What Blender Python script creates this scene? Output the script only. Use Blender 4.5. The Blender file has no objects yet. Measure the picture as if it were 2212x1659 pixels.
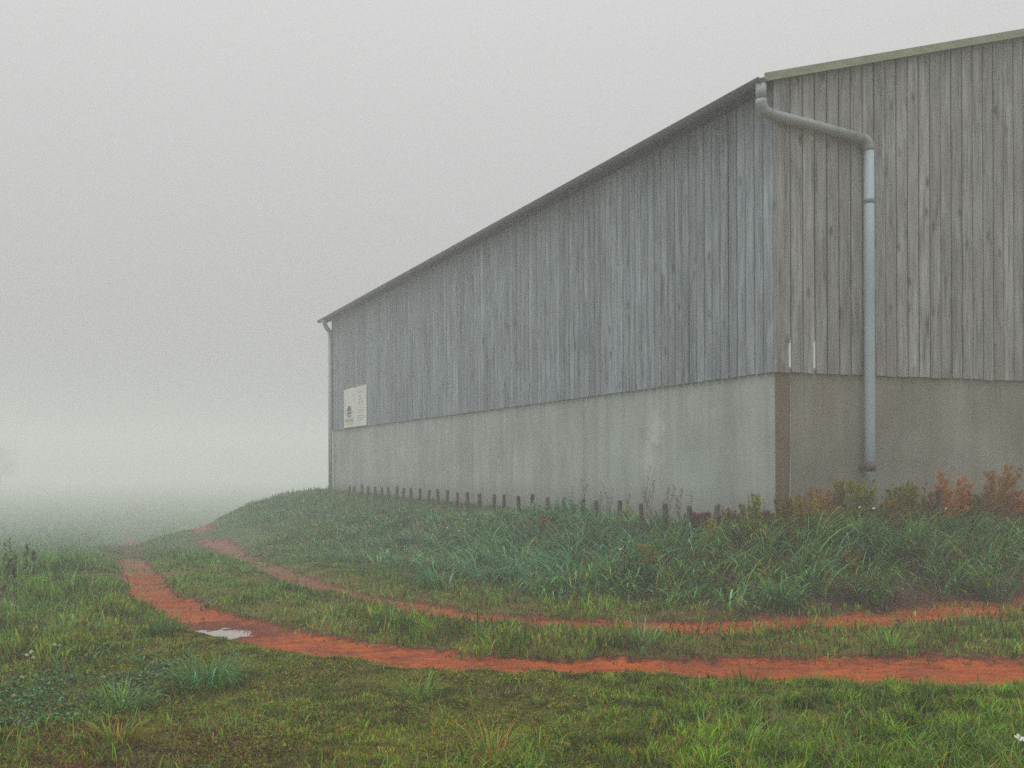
import bpy, bmesh, math, random
import numpy as np
from mathutils import Vector, Matrix
random.seed(7)
RNG = np.random.default_rng(11)
scene = bpy.context.scene
R = math.radians

# ------------------------------------------------------------------ camera
FPX, CX, HY, ROLL = 2320.0, 1106.0, 1006.6, 0.0044      # measured on a 2212 x 1659 view of the photograph
EYE = 1.6
cam_d = bpy.data.cameras.new('camera')
cam_d.sensor_width = 36.0
cam_d.lens = 36.0 * FPX / 2212.0
cam_d.shift_y = (HY - 829.5) / 2212.0
cam_d.clip_end = 2000
cam = bpy.data.objects.new('camera', cam_d)
scene.collection.objects.link(cam)
cam.matrix_world = Matrix.Translation((0, 0, EYE)) @ Matrix.Rotation(R(90), 4, 'X') @ Matrix.Rotation(-ROLL, 4, 'Z')
scene.camera = cam

# ------------------------------------------------------------------ sky, sun, exposure
SUN_EL, SUN_ROT = 76, 235
world = bpy.data.worlds.new('World')
scene.world = world
world.use_nodes = True
wn, wl = world.node_tree.nodes, world.node_tree.links
wn.clear()
sky = wn.new('ShaderNodeTexSky'); sky.sky_type = 'NISHITA'; sky.sun_disc = False
sky.sun_elevation = R(SUN_EL); sky.sun_rotation = R(SUN_ROT); sky.dust_density = 6.0; sky.air_density = 1.0
hs = wn.new('ShaderNodeHueSaturation'); hs.inputs['Saturation'].default_value = 0.10
mx = wn.new('ShaderNodeMix'); mx.data_type = 'RGBA'; mx.inputs[0].default_value = 0.80
# standard overcast deck: horizon one third as bright as the zenith
wtc = wn.new('ShaderNodeTexCoord'); wsx = wn.new('ShaderNodeSeparateXYZ'); wma = wn.new('ShaderNodeMath'); wmb = wn.new('ShaderNodeMath'); wcm = wn.new('ShaderNodeVectorMath')
wma.operation = 'MAXIMUM'; wma.inputs[1].default_value = 0.0; wmb.operation = 'MULTIPLY_ADD'; wmb.inputs[1].default_value = 0.667; wmb.inputs[2].default_value = 0.333
wcm.operation = 'SCALE'; wcm.inputs[0].default_value = (11.3, 11.4, 11.3)
wl.new(wtc.outputs['Generated'], wsx.inputs[0]); wl.new(wsx.outputs[2], wma.inputs[0]); wl.new(wma.outputs[0], wmb.inputs[0]); wl.new(wmb.outputs[0], wcm.inputs['Scale']); wl.new(wcm.outputs[0], mx.inputs[7])
bg = wn.new('ShaderNodeBackground'); bg.inputs['Strength'].default_value = 0.112
wo = wn.new('ShaderNodeOutputWorld')
wl.new(sky.outputs[0], hs.inputs['Color']); wl.new(hs.outputs[0], mx.inputs[6])
wl.new(mx.outputs[2], bg.inputs['Color']); wl.new(bg.outputs[0], wo.inputs['Surface'])

sun_d = bpy.data.lights.new('sun', 'SUN'); sun_d.energy = 1.5; sun_d.angle = R(50); sun_d.color = (1.0, 0.985, 0.96)
sun = bpy.data.objects.new('sun', sun_d); scene.collection.objects.link(sun)
az = R(SUN_ROT)   # nishita: rotation 0 = +Y, clockwise seen from above
sd = Vector((math.sin(az) * math.cos(R(SUN_EL)), math.cos(az) * math.cos(R(SUN_EL)), math.sin(R(SUN_EL))))
sun.rotation_euler = sd.to_track_quat('Z', 'Y').to_euler()

vs = scene.view_settings
vs.view_transform = 'Standard'; vs.look = 'None'; vs.gamma = 1.0; vs.use_curve_mapping = False
vs.exposure = 0.0
cy = scene.cycles
cy.max_bounces = 7; cy.diffuse_bounces = 3; cy.glossy_bounces = 3; cy.transmission_bounces = 4
cy.volume_bounces = 4; cy.transparent_max_bounces = 8
cy.use_denoising = False

# ------------------------------------------------------------------ helpers
def smooth(a, b, x):
    t = np.clip((x - a) / (b - a), 0, 1)
    return t * t * (3 - 2 * t)

def vnoise(x, y, seed=0):
    x = np.asarray(x, float); y = np.asarray(y, float)
    xi = np.floor(x).astype(np.int64); yi = np.floor(y).astype(np.int64)
    fx = x - xi; fy = y - yi
    fx = fx * fx * (3 - 2 * fx); fy = fy * fy * (3 - 2 * fy)
    def h(a, b):
        n = (a * 374761393 + b * 668265263 + seed * 974634777) & 0xffffffff
        n = ((n ^ (n >> 13)) * 1274126177) & 0xffffffff
        n = n ^ (n >> 16)
        return (n & 0xffff) / 65535.0
    return (h(xi, yi) * (1 - fx) + h(xi + 1, yi) * fx) * (1 - fy) + (h(xi, yi + 1) * (1 - fx) + h(xi + 1, yi + 1) * fx) * fy

def fbm(x, y, seed=0, oct=4):
    s = 0; a = 0.5; t = 0
    for o in range(oct):
        s = s + a * vnoise(x * 2 ** o, y * 2 ** o, seed + o * 17); t += a; a *= 0.5
    return s / t

def ray(px, py):
    u, v = px - CX, HY - py
    return (u + ROLL * v) / FPX, (v - ROLL * u) / FPX       # x and z per metre of depth

def flat(px, py, z=0.0):
    u, v = ray(px, py)
    d = (z - EYE) / v
    return np.array((u * d, d))

def link(o, parent=None):
    scene.collection.objects.link(o)
    if parent is not None: o.parent = parent
    return o

def empty(name, loc=(0, 0, 0), rz=0.0, parent=None):
    o = bpy.data.objects.new(name, None); o.location = loc; o.rotation_euler = (0, 0, rz); o.empty_display_size = 0.2
    return link(o, parent)

def tag(o, label=None, cat=None, group=None, kind=None):
    if label: o['label'] = label
    if cat: o['category'] = cat
    if group: o['group'] = group
    if kind: o['kind'] = kind
    return o

def bm_obj(name, bm, mat, parent=None, smooth_=False, loc=(0, 0, 0)):
    me = bpy.data.meshes.new(name); bm.to_mesh(me); bm.free()
    if mat: me.materials.append(mat)
    me.shade_smooth() if smooth_ else me.shade_flat()
    o = bpy.data.objects.new(name, me); o.location = loc
    return link(o, parent)

def np_mesh(name, co, quads=None, tris=None, mat=None, col=None, parent=None, attrs=None, flatsh=False):
    me = bpy.data.meshes.new(name)
    co = np.ascontiguousarray(co, np.float32)
    parts, starts = [], []
    nq = 0 if quads is None else len(quads); nt = 0 if tris is None else len(tris)
    if nq: parts.append(np.asarray(quads).ravel()); starts.append(np.arange(nq) * 4)
    if nt: parts.append(np.asarray(tris).ravel()); starts.append(nq * 4 + np.arange(nt) * 3)
    li = np.concatenate(parts).astype(np.int32); ls = np.concatenate(starts).astype(np.int32)
    me.vertices.add(len(co)); me.vertices.foreach_set('co', co.ravel())
    me.loops.add(len(li)); me.loops.foreach_set('vertex_index', li)
    me.polygons.add(nq + nt); me.polygons.foreach_set('loop_start', ls)
    me.update(calc_edges=True)
    if col is not None:
        a = me.color_attributes.new('Col', 'FLOAT_COLOR', 'POINT')
        c4 = np.ones((len(co), 4), np.float32); c4[:, :3] = col
        a.data.foreach_set('color', c4.ravel())
    for k, v in (attrs or {}).items():
        a = me.attributes.new(k, 'FLOAT', 'POINT'); a.data.foreach_set('value', np.asarray(v, np.float32))
    if mat: me.materials.append(mat)
    if flatsh: me.shade_flat()
    o = bpy.data.objects.new(name, me)
    return link(o, parent)

def add_box(bm, x0, x1, y0, y1, z0, z1):
    vs_ = [bm.verts.new(p) for p in ((x0, y0, z0), (x1, y0, z0), (x1, y1, z0), (x0, y1, z0), (x0, y0, z1), (x1, y0, z1), (x1, y1, z1), (x0, y1, z1))]
    for f in ((3, 2, 1, 0), (4, 5, 6, 7), (0, 1, 5, 4), (1, 2, 6, 5), (2, 3, 7, 6), (3, 0, 4, 7)):
        bm.faces.new([vs_[i] for i in f])
    return vs_

def box_obj(name, dims, mat, parent=None, bevel=0.0):
    bm = bmesh.new(); add_box(bm, *dims)
    if bevel: bmesh.ops.bevel(bm, geom=bm.edges[:], offset=bevel, segments=1, affect='EDGES')
    return bm_obj(name, bm, mat, parent)

def add_tube(bm, pts, r, n=16, caps=True):
    pts = [Vector(p) for p in pts]
    rr = r if isinstance(r, (list, tuple)) else [r] * len(pts)
    rings = []; up = None
    for i, p in enumerate(pts):
        d = (pts[min(i + 1, len(pts) - 1)] - pts[max(i - 1, 0)]).normalized()
        if up is None:
            up = d.cross(Vector((0.31, 0.95, 0.05))); up = up.normalized() if up.length > 1e-3 else d.orthogonal().normalized()
        up = (up - d * up.dot(d)).normalized(); sd_ = d.cross(up)
        rings.append([bm.verts.new(p + (up * math.cos(2 * math.pi * k / n) + sd_ * math.sin(2 * math.pi * k / n)) * rr[i]) for k in range(n)])
    for a, b in zip(rings, rings[1:]):
        for k in range(n): bm.faces.new((a[k], a[(k + 1) % n], b[(k + 1) % n], b[k]))
    if caps:
        bm.faces.new(rings[0][::-1]); bm.faces.new(rings[-1])

def tube_obj(name, pts, r, mat, parent=None, n=16):
    bm = bmesh.new(); add_tube(bm, pts, r, n)
    return bm_obj(name, bm, mat, parent, True)

# ------------------------------------------------------------------ materials
def mat_new(name):
    m = bpy.data.materials.new(name); m.use_nodes = True
    nt = m.node_tree; nt.nodes.clear()
    out = nt.nodes.new('ShaderNodeOutputMaterial')
    return m, nt, out

class N:
    def __init__(s, nt): s.nt = nt
    def n(s, t, **kw):
        x = s.nt.nodes.new(t)
        for k, v in kw.items():
            if hasattr(x, k) and not k.startswith('i_'): setattr(x, k, v)
        return x
    def set(s, node, key, val):
        if isinstance(val, bpy.types.NodeSocket): s.nt.links.new(val, node.inputs[key])
        else: node.inputs[key].default_value = val
    def noise(s, vec, scale, detail=3, rough=0.55, dist=0.0):
        x = s.n('ShaderNodeTexNoise'); s.set(x, 'Vector', vec); s.set(x, 'Scale', scale); s.set(x, 'Detail', detail); s.set(x, 'Roughness', rough); s.set(x, 'Distortion', dist)
        return x.outputs['Fac']
    def mapping(s, vec, scale=(1, 1, 1), loc=(0, 0, 0)):
        x = s.n('ShaderNodeMapping'); s.set(x, 'Vector', vec); s.set(x, 'Scale', scale); s.set(x, 'Location', loc); return x.outputs[0]
    def ramp(s, fac, stops):
        x = s.n('ShaderNodeValToRGB'); s.set(x, 'Fac', fac); e = x.color_ramp.elements
        while len(e) < len(stops): e.new(0.5)
        for k, (p, c) in enumerate(stops):
            e[k].position = p; e[k].color = (*c, 1) if len(c) == 3 else c
        return x.outputs['Color']
    def mix(s, fac, a, b, mode='MIX'):
        x = s.n('ShaderNodeMix'); x.data_type = 'RGBA'; x.blend_type = mode
        s.set(x, 0, fac); s.set(x, 6, a if isinstance(a, bpy.types.NodeSocket) else (*a, 1)); s.set(x, 7, b if isinstance(b, bpy.types.NodeSocket) else (*b, 1)); return x.outputs[2]
    def math(s, op, a, b=0.0, c=0.0, clamp=False):
        x = s.n('ShaderNodeMath'); x.operation = op; x.use_clamp = clamp; s.set(x, 0, a); s.set(x, 1, b); s.set(x, 2, c); return x.outputs[0]
    def mr(s, v, a, b, c=0.0, d=1.0):
        x = s.n('ShaderNodeMapRange'); x.clamp = True; s.set(x, 0, v); s.set(x, 1, a); s.set(x, 2, b); s.set(x, 3, c); s.set(x, 4, d); return x.outputs[0]
    def bump(s, h, strength=0.3, dist=0.01):
        x = s.n('ShaderNodeBump'); s.set(x, 'Height', h); s.set(x, 'Strength', strength); s.set(x, 'Distance', dist); return x.outputs[0]
    def bsdf(s, col, rough=0.8, spec=0.3, normal=None, metal=0.0):
        x = s.n('ShaderNodeBsdfPrincipled')
        s.set(x, 'Base Color', col if isinstance(col, bpy.types.NodeSocket) else (*col, 1)); s.set(x, 'Roughness', rough); s.set(x, 'Specular IOR Level', spec); s.set(x, 'Metallic', metal)
        if normal is not None: s.set(x, 'Normal', normal)
        return x.outputs[0]

def mat_wood(name, dark, mid, light, warm, zref=True):
    m, nt, out = mat_new(name); g = N(nt)
    tc = g.n('ShaderNodeTexCoord').outputs['Object']; oi = g.n('ShaderNodeObjectInfo'); rnd = oi.outputs['Random']
    off = g.n('ShaderNodeCombineXYZ'); g.set(off, 0, g.math('MULTIPLY', rnd, 37.0)); g.set(off, 1, g.math('MULTIPLY', rnd, 91.0)); g.set(off, 2, g.math('MULTIPLY', rnd, 63.0))
    va = g.n('ShaderNodeVectorMath'); g.set(va, 0, tc); g.set(va, 1, off.outputs[0]); v = va.outputs[0]
    grain = g.noise(g.mapping(v, (1, 1, 0.035)), 55, 5, 0.65, 0.4)
    streak = g.noise(g.mapping(v, (1, 1, 0.10)), 9, 4, 0.6, 0.3)
    blot = g.noise(g.mapping(v, (0.6, 0.6, 0.55)), 2.4, 4, 0.6)
    col = g.ramp(g.math('ADD', g.math('MULTIPLY', grain, 0.55), g.math('MULTIPLY', streak, 0.45)), [(0.38, dark), (0.50, mid), (0.63, light)])
    col = g.mix(g.mr(blot, 0.40, 0.68, 0.0, 0.62), col, warm)
    # per plank tone
    tone = g.mr(rnd, 0, 1, 0.82, 1.16)
    hv = g.n('ShaderNodeHueSaturation'); g.set(hv, 'Color', col); g.set(hv, 'Value', tone); col = hv.outputs[0]
    # knots
    vo = g.n('ShaderNodeTexVoronoi'); g.set(vo, 'Vector', g.mapping(v, (1, 1, 0.42))); g.set(vo, 'Scale', 5.2); g.set(vo, 'Randomness', 1.0)
    kn = g.mr(vo.outputs['Distance'], 0.06, 0.26, 1.0, 0.0)
    kmask = g.math('GREATER_THAN', g.n('ShaderNodeSeparateColor').outputs[0], 0.5)
    sc = nt.nodes[-1]
    sep = [x for x in nt.nodes if x.bl_idname == 'ShaderNodeSeparateColor'][0]; nt.links.new(vo.outputs['Color'], sep.inputs[0])
    kfac = g.math('MULTIPLY', g.math('MULTIPLY', kn, kmask), 0.80)
    col = g.mix(kfac, col, (0.05, 0.045, 0.045))
    # damp, dark weather stains that crawl across the boards
    geo = g.n('ShaderNodeNewGeometry').outputs['Position']
    st = g.noise(g.mapping(geo, (1.0, 1.0, 0.65)), 1.3, 5, 0.7, 0.8)
    col = g.mix(g.mr(st, 0.54, 0.74, 0.0, 0.40), col, (0.105, 0.110, 0.125))
    pale = g.noise(g.mapping(geo, (3.0, 3.0, 0.25), (5, 3, 1)), 1.7, 4, 0.65)
    col = g.mix(g.mr(pale, 0.52, 0.75, 0.0, 0.35), col, light)
    nrm = g.bump(g.math('ADD', grain, g.math('MULTIPLY', kfac, 0.3)), 0.5, 0.004)
    nt.links.new(g.bsdf(col, 0.82, 0.25, nrm), out.inputs[0])
    return m

def mat_concrete(name, base, dark, light, stain, stain_amt, patches=()):
    m, nt, out = mat_new(name); g = N(nt)
    tc = g.n('ShaderNodeTexCoord').outputs['Object']
    geo = g.n('ShaderNodeNewGeometry').outputs['Position']
    big = g.noise(geo, 0.7, 5, 0.6)
    fine = g.noise(geo, 30, 3, 0.6)
    streak = g.noise(g.mapping(geo, (1, 1, 0.09)), 3.0, 5, 0.68, 0.2)
    col = g.ramp(big, [(0.3, dark), (0.52, base), (0.75, light)])
    col = g.mix(g.mr(streak, 0.42, 0.72, 0.0, stain_amt), col, stain)
    thin = g.noise(g.mapping(geo, (1, 1, 0.04), (9, 2, 0)), 11.0, 2, 0.5)
    sepz = g.n('ShaderNodeSeparateXYZ'); g.set(sepz, 0, geo)
    top = g.mr(sepz.outputs[2], 1.9, 2.9, 0.0, 1.0)
    col = g.mix(g.math('MULTIPLY', g.mr(thin, 0.60, 0.70, 0, 0.6), top), col, stain)
    low = g.mr(g.math('ADD', sepz.outputs[2], g.math('MULTIPLY', big, -0.7)), 0.35, 0.95, 0.55, 0.0)
    col = g.mix(low, col, (0.11, 0.085, 0.07))
    for (px_, py_, pz_, r_) in patches:
        d = g.n('ShaderNodeVectorMath'); d.operation = 'DISTANCE'; g.set(d, 0, geo); d.inputs[1].default_value = (px_, py_, pz_)
        dd = g.math('ADD', d.outputs['Value'], g.math('MULTIPLY', g.math('SUBTRACT', g.noise(geo, 5, 4, 0.7), 0.5), 0.5))
        col = g.mix(g.mr(dd, r_ * 0.35, r_ * 1.45, 0.62, 0.0), col, (0.60, 0.60, 0.56))
    col = g.mix(g.mr(fine, 0.35, 0.75, 0.0, 0.22), col, dark)
    nt.links.new(g.bsdf(col, 0.88, 0.25, g.bump(fine, 0.25, 0.003)), out.inputs[0])
    return m

def mat_simple(name, c1, c2, scale=6, rough=0.6, spec=0.3, metal=0.0, stretch=(1, 1, 1), bump=0.15):
    m, nt, out = mat_new(name); g = N(nt)
    tc = g.n('ShaderNodeTexCoord').outputs['Object']
    f = g.noise(g.mapping(tc, stretch), scale, 5, 0.62, 0.2)
    nt.links.new(g.bsdf(g.ramp(f, [(0.34, c1), (0.66, c2)]), rough, spec, g.bump(f, bump, 0.004), metal), out.inputs[0])
    return m

def mat_leaf(name, rough=0.42, spec=0.4, trans=0.28):
    m, nt, out = mat_new(name); g = N(nt)
    a = g.n('ShaderNodeAttribute'); a.attribute_name = 'Col'
    b = g.bsdf(a.outputs['Color'], rough, spec)
    t = g.n('ShaderNodeBsdfTranslucent'); g.set(t, 'Color', a.outputs['Color'])
    ms = g.n('ShaderNodeMixShader'); g.set(ms, 0, trans); nt.links.new(b, ms.inputs[1]); nt.links.new(t.outputs[0], ms.inputs[2])
    nt.links.new(ms.outputs[0], out.inputs[0])
    return m

M = {}
M['wood'] = mat_wood('weathered_board_fog_blue', (0.085, 0.108, 0.145), (0.245, 0.290, 0.330), (0.42, 0.475, 0.50), (0.225, 0.232, 0.242))  # same timber as the gable, the fog's blue cast put into its colour
M['wood_end'] = mat_wood('weathered_board_warm', (0.110, 0.106, 0.104), (0.295, 0.300, 0.296), (0.48, 0.50, 0.485), (0.278, 0.250, 0.228))  # same timber as the side wall, tinted warmer without the fog's blue
M['conc_side'] = mat_concrete('pale_concrete', (0.40, 0.445, 0.425), (0.31, 0.345, 0.33), (0.50, 0.535, 0.505), (0.22, 0.222, 0.195), 0.65,
                              patches=((2.40, 17.98, 2.30, 0.22), (2.38, 17.98, 2.10, 0.17), (2.31, 18.2, 1.70, 0.30)))
M['conc_end'] = mat_concrete('stained_concrete', (0.295, 0.285, 0.245), (0.215, 0.205, 0.170), (0.38, 0.375, 0.335), (0.175, 0.140, 0.092), 0.55)
M['conc_post'] = mat_concrete('rusty_concrete', (0.195, 0.158, 0.115), (0.145, 0.115, 0.08), (0.235, 0.20, 0.155), (0.155, 0.100, 0.055), 0.6)
M['pipe'] = mat_simple('grey_pipe', (0.31, 0.39, 0.43), (0.40, 0.48, 0.52), 3, 0.55, 0.35, 0.0, (1, 1, 0.2), 0.03)
M['offset_pipe'] = mat_simple('zinc_pipe', (0.24, 0.275, 0.28), (0.33, 0.36, 0.35), 5, 0.55, 0.35, 0.0, (1, 1, 1), 0.05)
M['gutter'] = mat_simple('zinc_gutter', (0.10, 0.11, 0.12), (0.16, 0.172, 0.178), 4, 0.6, 0.3, 0.0, (1, 0.1, 1), 0.05)
M['trim'] = mat_simple('mossy_trim', (0.235, 0.26, 0.165), (0.335, 0.355, 0.245), 5, 0.75, 0.2, 0.0, (0.6, 1, 2), 0.2)
M['roof'] = mat_simple('fibre_cement', (0.11, 0.118, 0.12), (0.18, 0.185, 0.18), 2, 0.85, 0.2)
M['soffit'] = mat_simple('shade_dark_soffit', (0.040, 0.042, 0.050), (0.075, 0.078, 0.088), 6, 0.9, 0.1)  # darkened, like the gutter, to stand for shade under the eave
M['backing'] = mat_simple('gap_shade_dark', (0.018, 0.018, 0.028), (0.03, 0.03, 0.042), 8, 0.9, 0.1)
M['band'] = mat_simple('rusty_band', (0.12, 0.10, 0.082), (0.17, 0.145, 0.12), 12, 0.85, 0.2)
M['seal'] = mat_simple('pale_sealant', (0.34, 0.38, 0.37), (0.44, 0.48, 0.47), 10, 0.6, 0.3)
M['post'] = mat_simple('post_wood', (0.05, 0.045, 0.045), (0.125, 0.110, 0.105), 14, 0.85, 0.2, 0.0, (1, 1, 0.12), 0.5)
M['sign'] = mat_simple('sign_white', (0.66, 0.66, 0.62), (0.76, 0.76, 0.73), 1.5, 0.5, 0.4, 0.0, (1, 1, 1), 0.0)
M['ink'] = mat_simple('sign_ink', (0.07, 0.075, 0.08), (0.12, 0.125, 0.13), 4, 0.6, 0.3)
M['ink_soft'] = mat_simple('sign_soft_ink', (0.32, 0.33, 0.33), (0.42, 0.43, 0.42), 4, 0.6, 0.3)
M['ink_yellow'] = mat_simple('sign_yellow_ink', (0.60, 0.46, 0.10), (0.66, 0.52, 0.16), 4, 0.6, 0.3)
M['wire'] = mat_simple('dark_wire', (0.04, 0.035, 0.035), (0.07, 0.06, 0.055), 20, 0.6, 0.4)
M['leaf'] = mat_leaf('grass_blade', 0.5, 0.22, 0.30)
M['leaf_wet'] = mat_leaf('wet_grass_blade', 0.42, 0.38, 0.28)
M['leaf_dry'] = mat_leaf('dry_foliage', 0.75, 0.15, 0.25)
M['petal'] = mat_leaf('petal', 0.6, 0.2, 0.35)

def mat_ground():
    m, nt, out = mat_new('soil_and_moss'); g = N(nt)
    geo = g.n('ShaderNodeNewGeometry').outputs['Position']
    a = g.n('ShaderNodeAttribute'); a.attribute_name = 'track'; tr = a.outputs['Fac']
    a2 = g.n('ShaderNodeAttribute'); a2.attribute_name = 'bank'; bk = a2.outputs['Fac']
    n1 = g.noise(geo, 2.2, 6, 0.65); n2 = g.noise(geo, 14, 5, 0.7); n3 = g.noise(geo, 70, 3, 0.6)
    red = g.ramp(g.math('ADD', g.math('MULTIPLY', n1, 0.5), g.math('MULTIPLY', n2, 0.5)), [(0.32, (0.17, 0.031, 0.005)), (0.48, (0.37, 0.074, 0.008)), (0.66, (0.50, 0.118, 0.016))])
    red = g.mix(g.mr(n3, 0.50, 0.70, 0, 0.5), red, (0.13, 0.020, 0.006))
    grit = g.noise(g.mapping(geo, (1, 1, 1), (3, 7, 0)), 42, 2, 0.5)
    red = g.mix(g.mr(grit, 0.70, 0.76, 0, 0.5), red, (0.46, 0.27, 0.20))
    soil = g.ramp(n2, [(0.32, (0.040, 0.018, 0.010)), (0.55, (0.085, 0.036, 0.018)), (0.75, (0.15, 0.055, 0.024))])
    mossn = g.noise(g.mapping(geo, (1, 1, 1), (11, 4, 0)), 1.1, 5, 0.65)
    moss = g.ramp(n3, [(0.3, (0.055, 0.056, 0.004)), (0.6, (0.15, 0.145, 0.008)), (0.8, (0.24, 0.21, 0.015))])
    off = g.mix(g.math('MULTIPLY', g.mr(mossn, 0.30, 0.56, 0.15, 0.92), g.math('SUBTRACT', 1.0, bk)), soil, moss)
    a3 = g.n('ShaderNodeAttribute'); a3.attribute_name = 'meadow'; a4 = g.n('ShaderNodeAttribute'); a4.attribute_name = 'wet'
    turf = g.ramp(g.noise(g.mapping(geo, (1, 0.5, 1)), 0.9, 5, 0.7), [(0.35, (0.030, 0.080, 0.028)), (0.65, (0.065, 0.140, 0.046))])
    off = g.mix(a3.outputs['Fac'], off, turf)
    e = g.math('ADD', tr, g.math('MULTIPLY', g.math('SUBTRACT', g.noise(geo, 7, 5, 0.7), 0.5), 0.9))
    a5 = g.n('ShaderNodeAttribute'); a5.attribute_name = 'dull'
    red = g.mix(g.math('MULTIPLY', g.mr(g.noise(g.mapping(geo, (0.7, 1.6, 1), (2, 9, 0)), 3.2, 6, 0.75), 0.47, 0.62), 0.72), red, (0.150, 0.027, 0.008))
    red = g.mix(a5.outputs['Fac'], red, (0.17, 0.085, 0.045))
    rim = g.mix(g.mr(e, 0.34, 0.44), off, (0.085, 0.019, 0.008))
    col = g.mix(g.mr(e, 0.46, 0.66), rim, red)
    col = g.mix(g.math('MULTIPLY', a4.outputs['Fac'], 0.85), col, (0.085, 0.016, 0.006))
    h = g.math('ADD', g.math('MULTIPLY', n2, 1.0), g.math('MULTIPLY', n3, 0.5))
    nt.links.new(g.bsdf(col, g.mr(n1, 0.35, 0.7, 0.62, 0.85), 0.25, g.bump(h, 1.0, 0.035)), out.inputs[0])
    return m
M['ground'] = mat_ground()

def mat_water():
    m, nt, out = mat_new('muddy_water'); g = N(nt)
    geo = g.n('ShaderNodeNewGeometry').outputs['Position']
    nt.links.new(g.bsdf((0.26, 0.20, 0.17), 0.03, 0.8, g.bump(g.noise(geo, 9, 2), 0.02, 0.01)), out.inputs[0])
    return m
M['water'] = mat_water()

# ------------------------------------------------------------------ terrain
CORNER = np.array((3.68, 15.0)); BRZ = math.atan2(0.3945, 0.9189)
BX = np.array((math.cos(BRZ), math.sin(BRZ))); BY = np.array((-math.sin(BRZ), math.cos(BRZ)))
BLEN, BWID = 25.6, 18.0
def to_barn(x, y):
    dx, dy = x - CORNER[0], y - CORNER[1]
    return dx * BX[0] + dy * BX[1], dx * BY[0] + dy * BY[1]
def from_barn(t, s):
    p = CORNER + BX * t + BY * s
    return p[0], p[1]

def track_d(x, y, T):
    """distance to the rut's middle line as a share of its half width (1 = its edge)"""
    x = np.asarray(x, float).ravel(); y = np.asarray(y, float).ravel(); out = np.full(x.shape, 99.0)
    idx = np.where((x > T[:, 0].min() - 3) & (x < T[:, 0].max() + 3) & (y > T[:, 1].min() - 3) & (y < T[:, 1].max() + 3))[0]
    for c in np.array_split(idx, max(1, len(idx) // 20000)):
        if len(c) == 0: continue
        d = np.hypot(x[c, None] - T[None, :, 0], y[c, None] - T[None, :, 1]) / T[None, :, 2]
        out[c] = d.min(1)
    return out
PUD = flat(466, 1357)
def height(x, y, fine=True, td=None):
    x = np.asarray(x, float); y = np.asarray(y, float); sh = x.shape
    x = x.ravel(); y = y.ravel()
    t, s = to_barn(x, y)
    dx = np.maximum(np.maximum(-t, t - BWID), 0); dy = np.maximum(np.maximum(-s, s - BLEN), 0)
    d = np.hypot(dx, dy)
    W = 3.3 + 4.4 * smooth(2, 20, s) + 0.5 * (fbm(x * 0.4, y * 0.4, 5) - 0.5)
    top = 0.70 - 0.09 * smooth(-0.5, 1.5, s) + 0.16 * np.clip(s / 25.6, 0, 1.1)
    bp = 1 - smooth(0.5, W, d)
    q = np.maximum(y - 15.0, 0); fall = 3.4 * (1 - np.exp(-np.maximum(q - 3 * (1 - np.exp(-q / 3)), 0) / 45.0))   # the field drops gently away
    h = top * bp - fall * (1 - bp)
    if fine:
        d1, d2 = td if td is not None else (track_d(x, y, TR1), track_d(x, y, TR2))
        rough = 0.07 * (fbm(x * 0.9, y * 0.9, 3) - 0.5) + 0.075 * (fbm(x * 4.5, y * 4.5, 8) - 0.5)
        k = np.minimum(d1, d2)
        inrut = 1 - smooth(0.7, 1.25, k)
        h = h + rough * (1 - 0.80 * inrut) - 0.055 * inrut
        h = h + 0.022 * inrut * (fbm(x * 9, y * 9, 21, 3) - 0.5)
        h = h + 0.05 * smooth(1.1, 1.9, k) * (1 - smooth(2.5, 5, k))
        pd = np.hypot((x - PUD[0]) / 0.37, (y - PUD[1]) / 0.38) + 1.5 * (fbm(x * 5, y * 5, 31) - 0.5)
        h = h - 0.045 * (1 - smooth(0.5, 1.25, pd))
    return h.reshape(sh)
def H1(x, y): return float(height(np.array([x]), np.array([y]))[0])
def hit(px, py, dmax=45, fine=True):
    """where a line of sight meets the ground"""
    u, v = ray(px, py)
    d = np.arange(4.5, dmax, 0.02); z = EYE + v * d
    g = height(u * d, d, fine)
    i = np.argmax(z <= g)
    return np.array((u * d[i], d[i], g[i]))

def spline(nodes):
    P = np.array([(*hit(a, b, 140, False)[:2], c) for a, b, c in nodes]); out = []
    for i in range(len(P) - 1):
        p0, p1, p2, p3 = P[max(i - 1, 0)], P[i], P[i + 1], P[min(i + 2, len(P) - 1)]
        k = max(2, int(np.linalg.norm(p2[:2] - p1[:2]) / (0.12 if p1[1] < 16 else 0.3)))
        for t in np.arange(k) / k:
            out.append(0.5 * (2 * p1 + (p2 - p0) * t + (2 * p0 - 5 * p1 + 4 * p2 - p3) * t * t + (3 * p1 - p0 - 3 * p2 + p3) * t ** 3))
    return np.array(out)
TR1 = spline([(2900, 1440, .62), (2212, 1444, .60), (1785, 1444, .58), (1485, 1440, .46), (1125, 1433, .40), (973, 1424, .40), (730, 1396, .42), (570, 1368, .42), (440, 1330, .36),
              (374, 1299, .31), (312, 1255, .28), (280, 1199, .38), (282, 1154, .48), (292, 1136, .50)])
TR2 = spline([(2900, 1262, .40), (2205, 1311, .60), (1965, 1331, .55), (1605, 1351, .48), (1365, 1351, .42), (1125, 1340, .37), (951, 1322, .32), (814, 1294, .27), (726, 1277, .27),
              (616, 1236, .30), (528, 1203, .32), (470, 1170, .38), (440, 1150, .40), (424, 1138, .42)])
def axis(lo, hi, step, far0, far1):
    a = list(np.arange(lo, hi + 1e-6, step)); s_ = step; v = lo; b = []
    while v > far0: s_ *= 1.11; v -= s_; b.append(max(v, far0))
    s_ = step; v = hi; c = []
    while v < far1: s_ *= 1.055; v += s_; c.append(min(v, far1))
    return np.array(b[::-1] + a + c)
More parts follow.
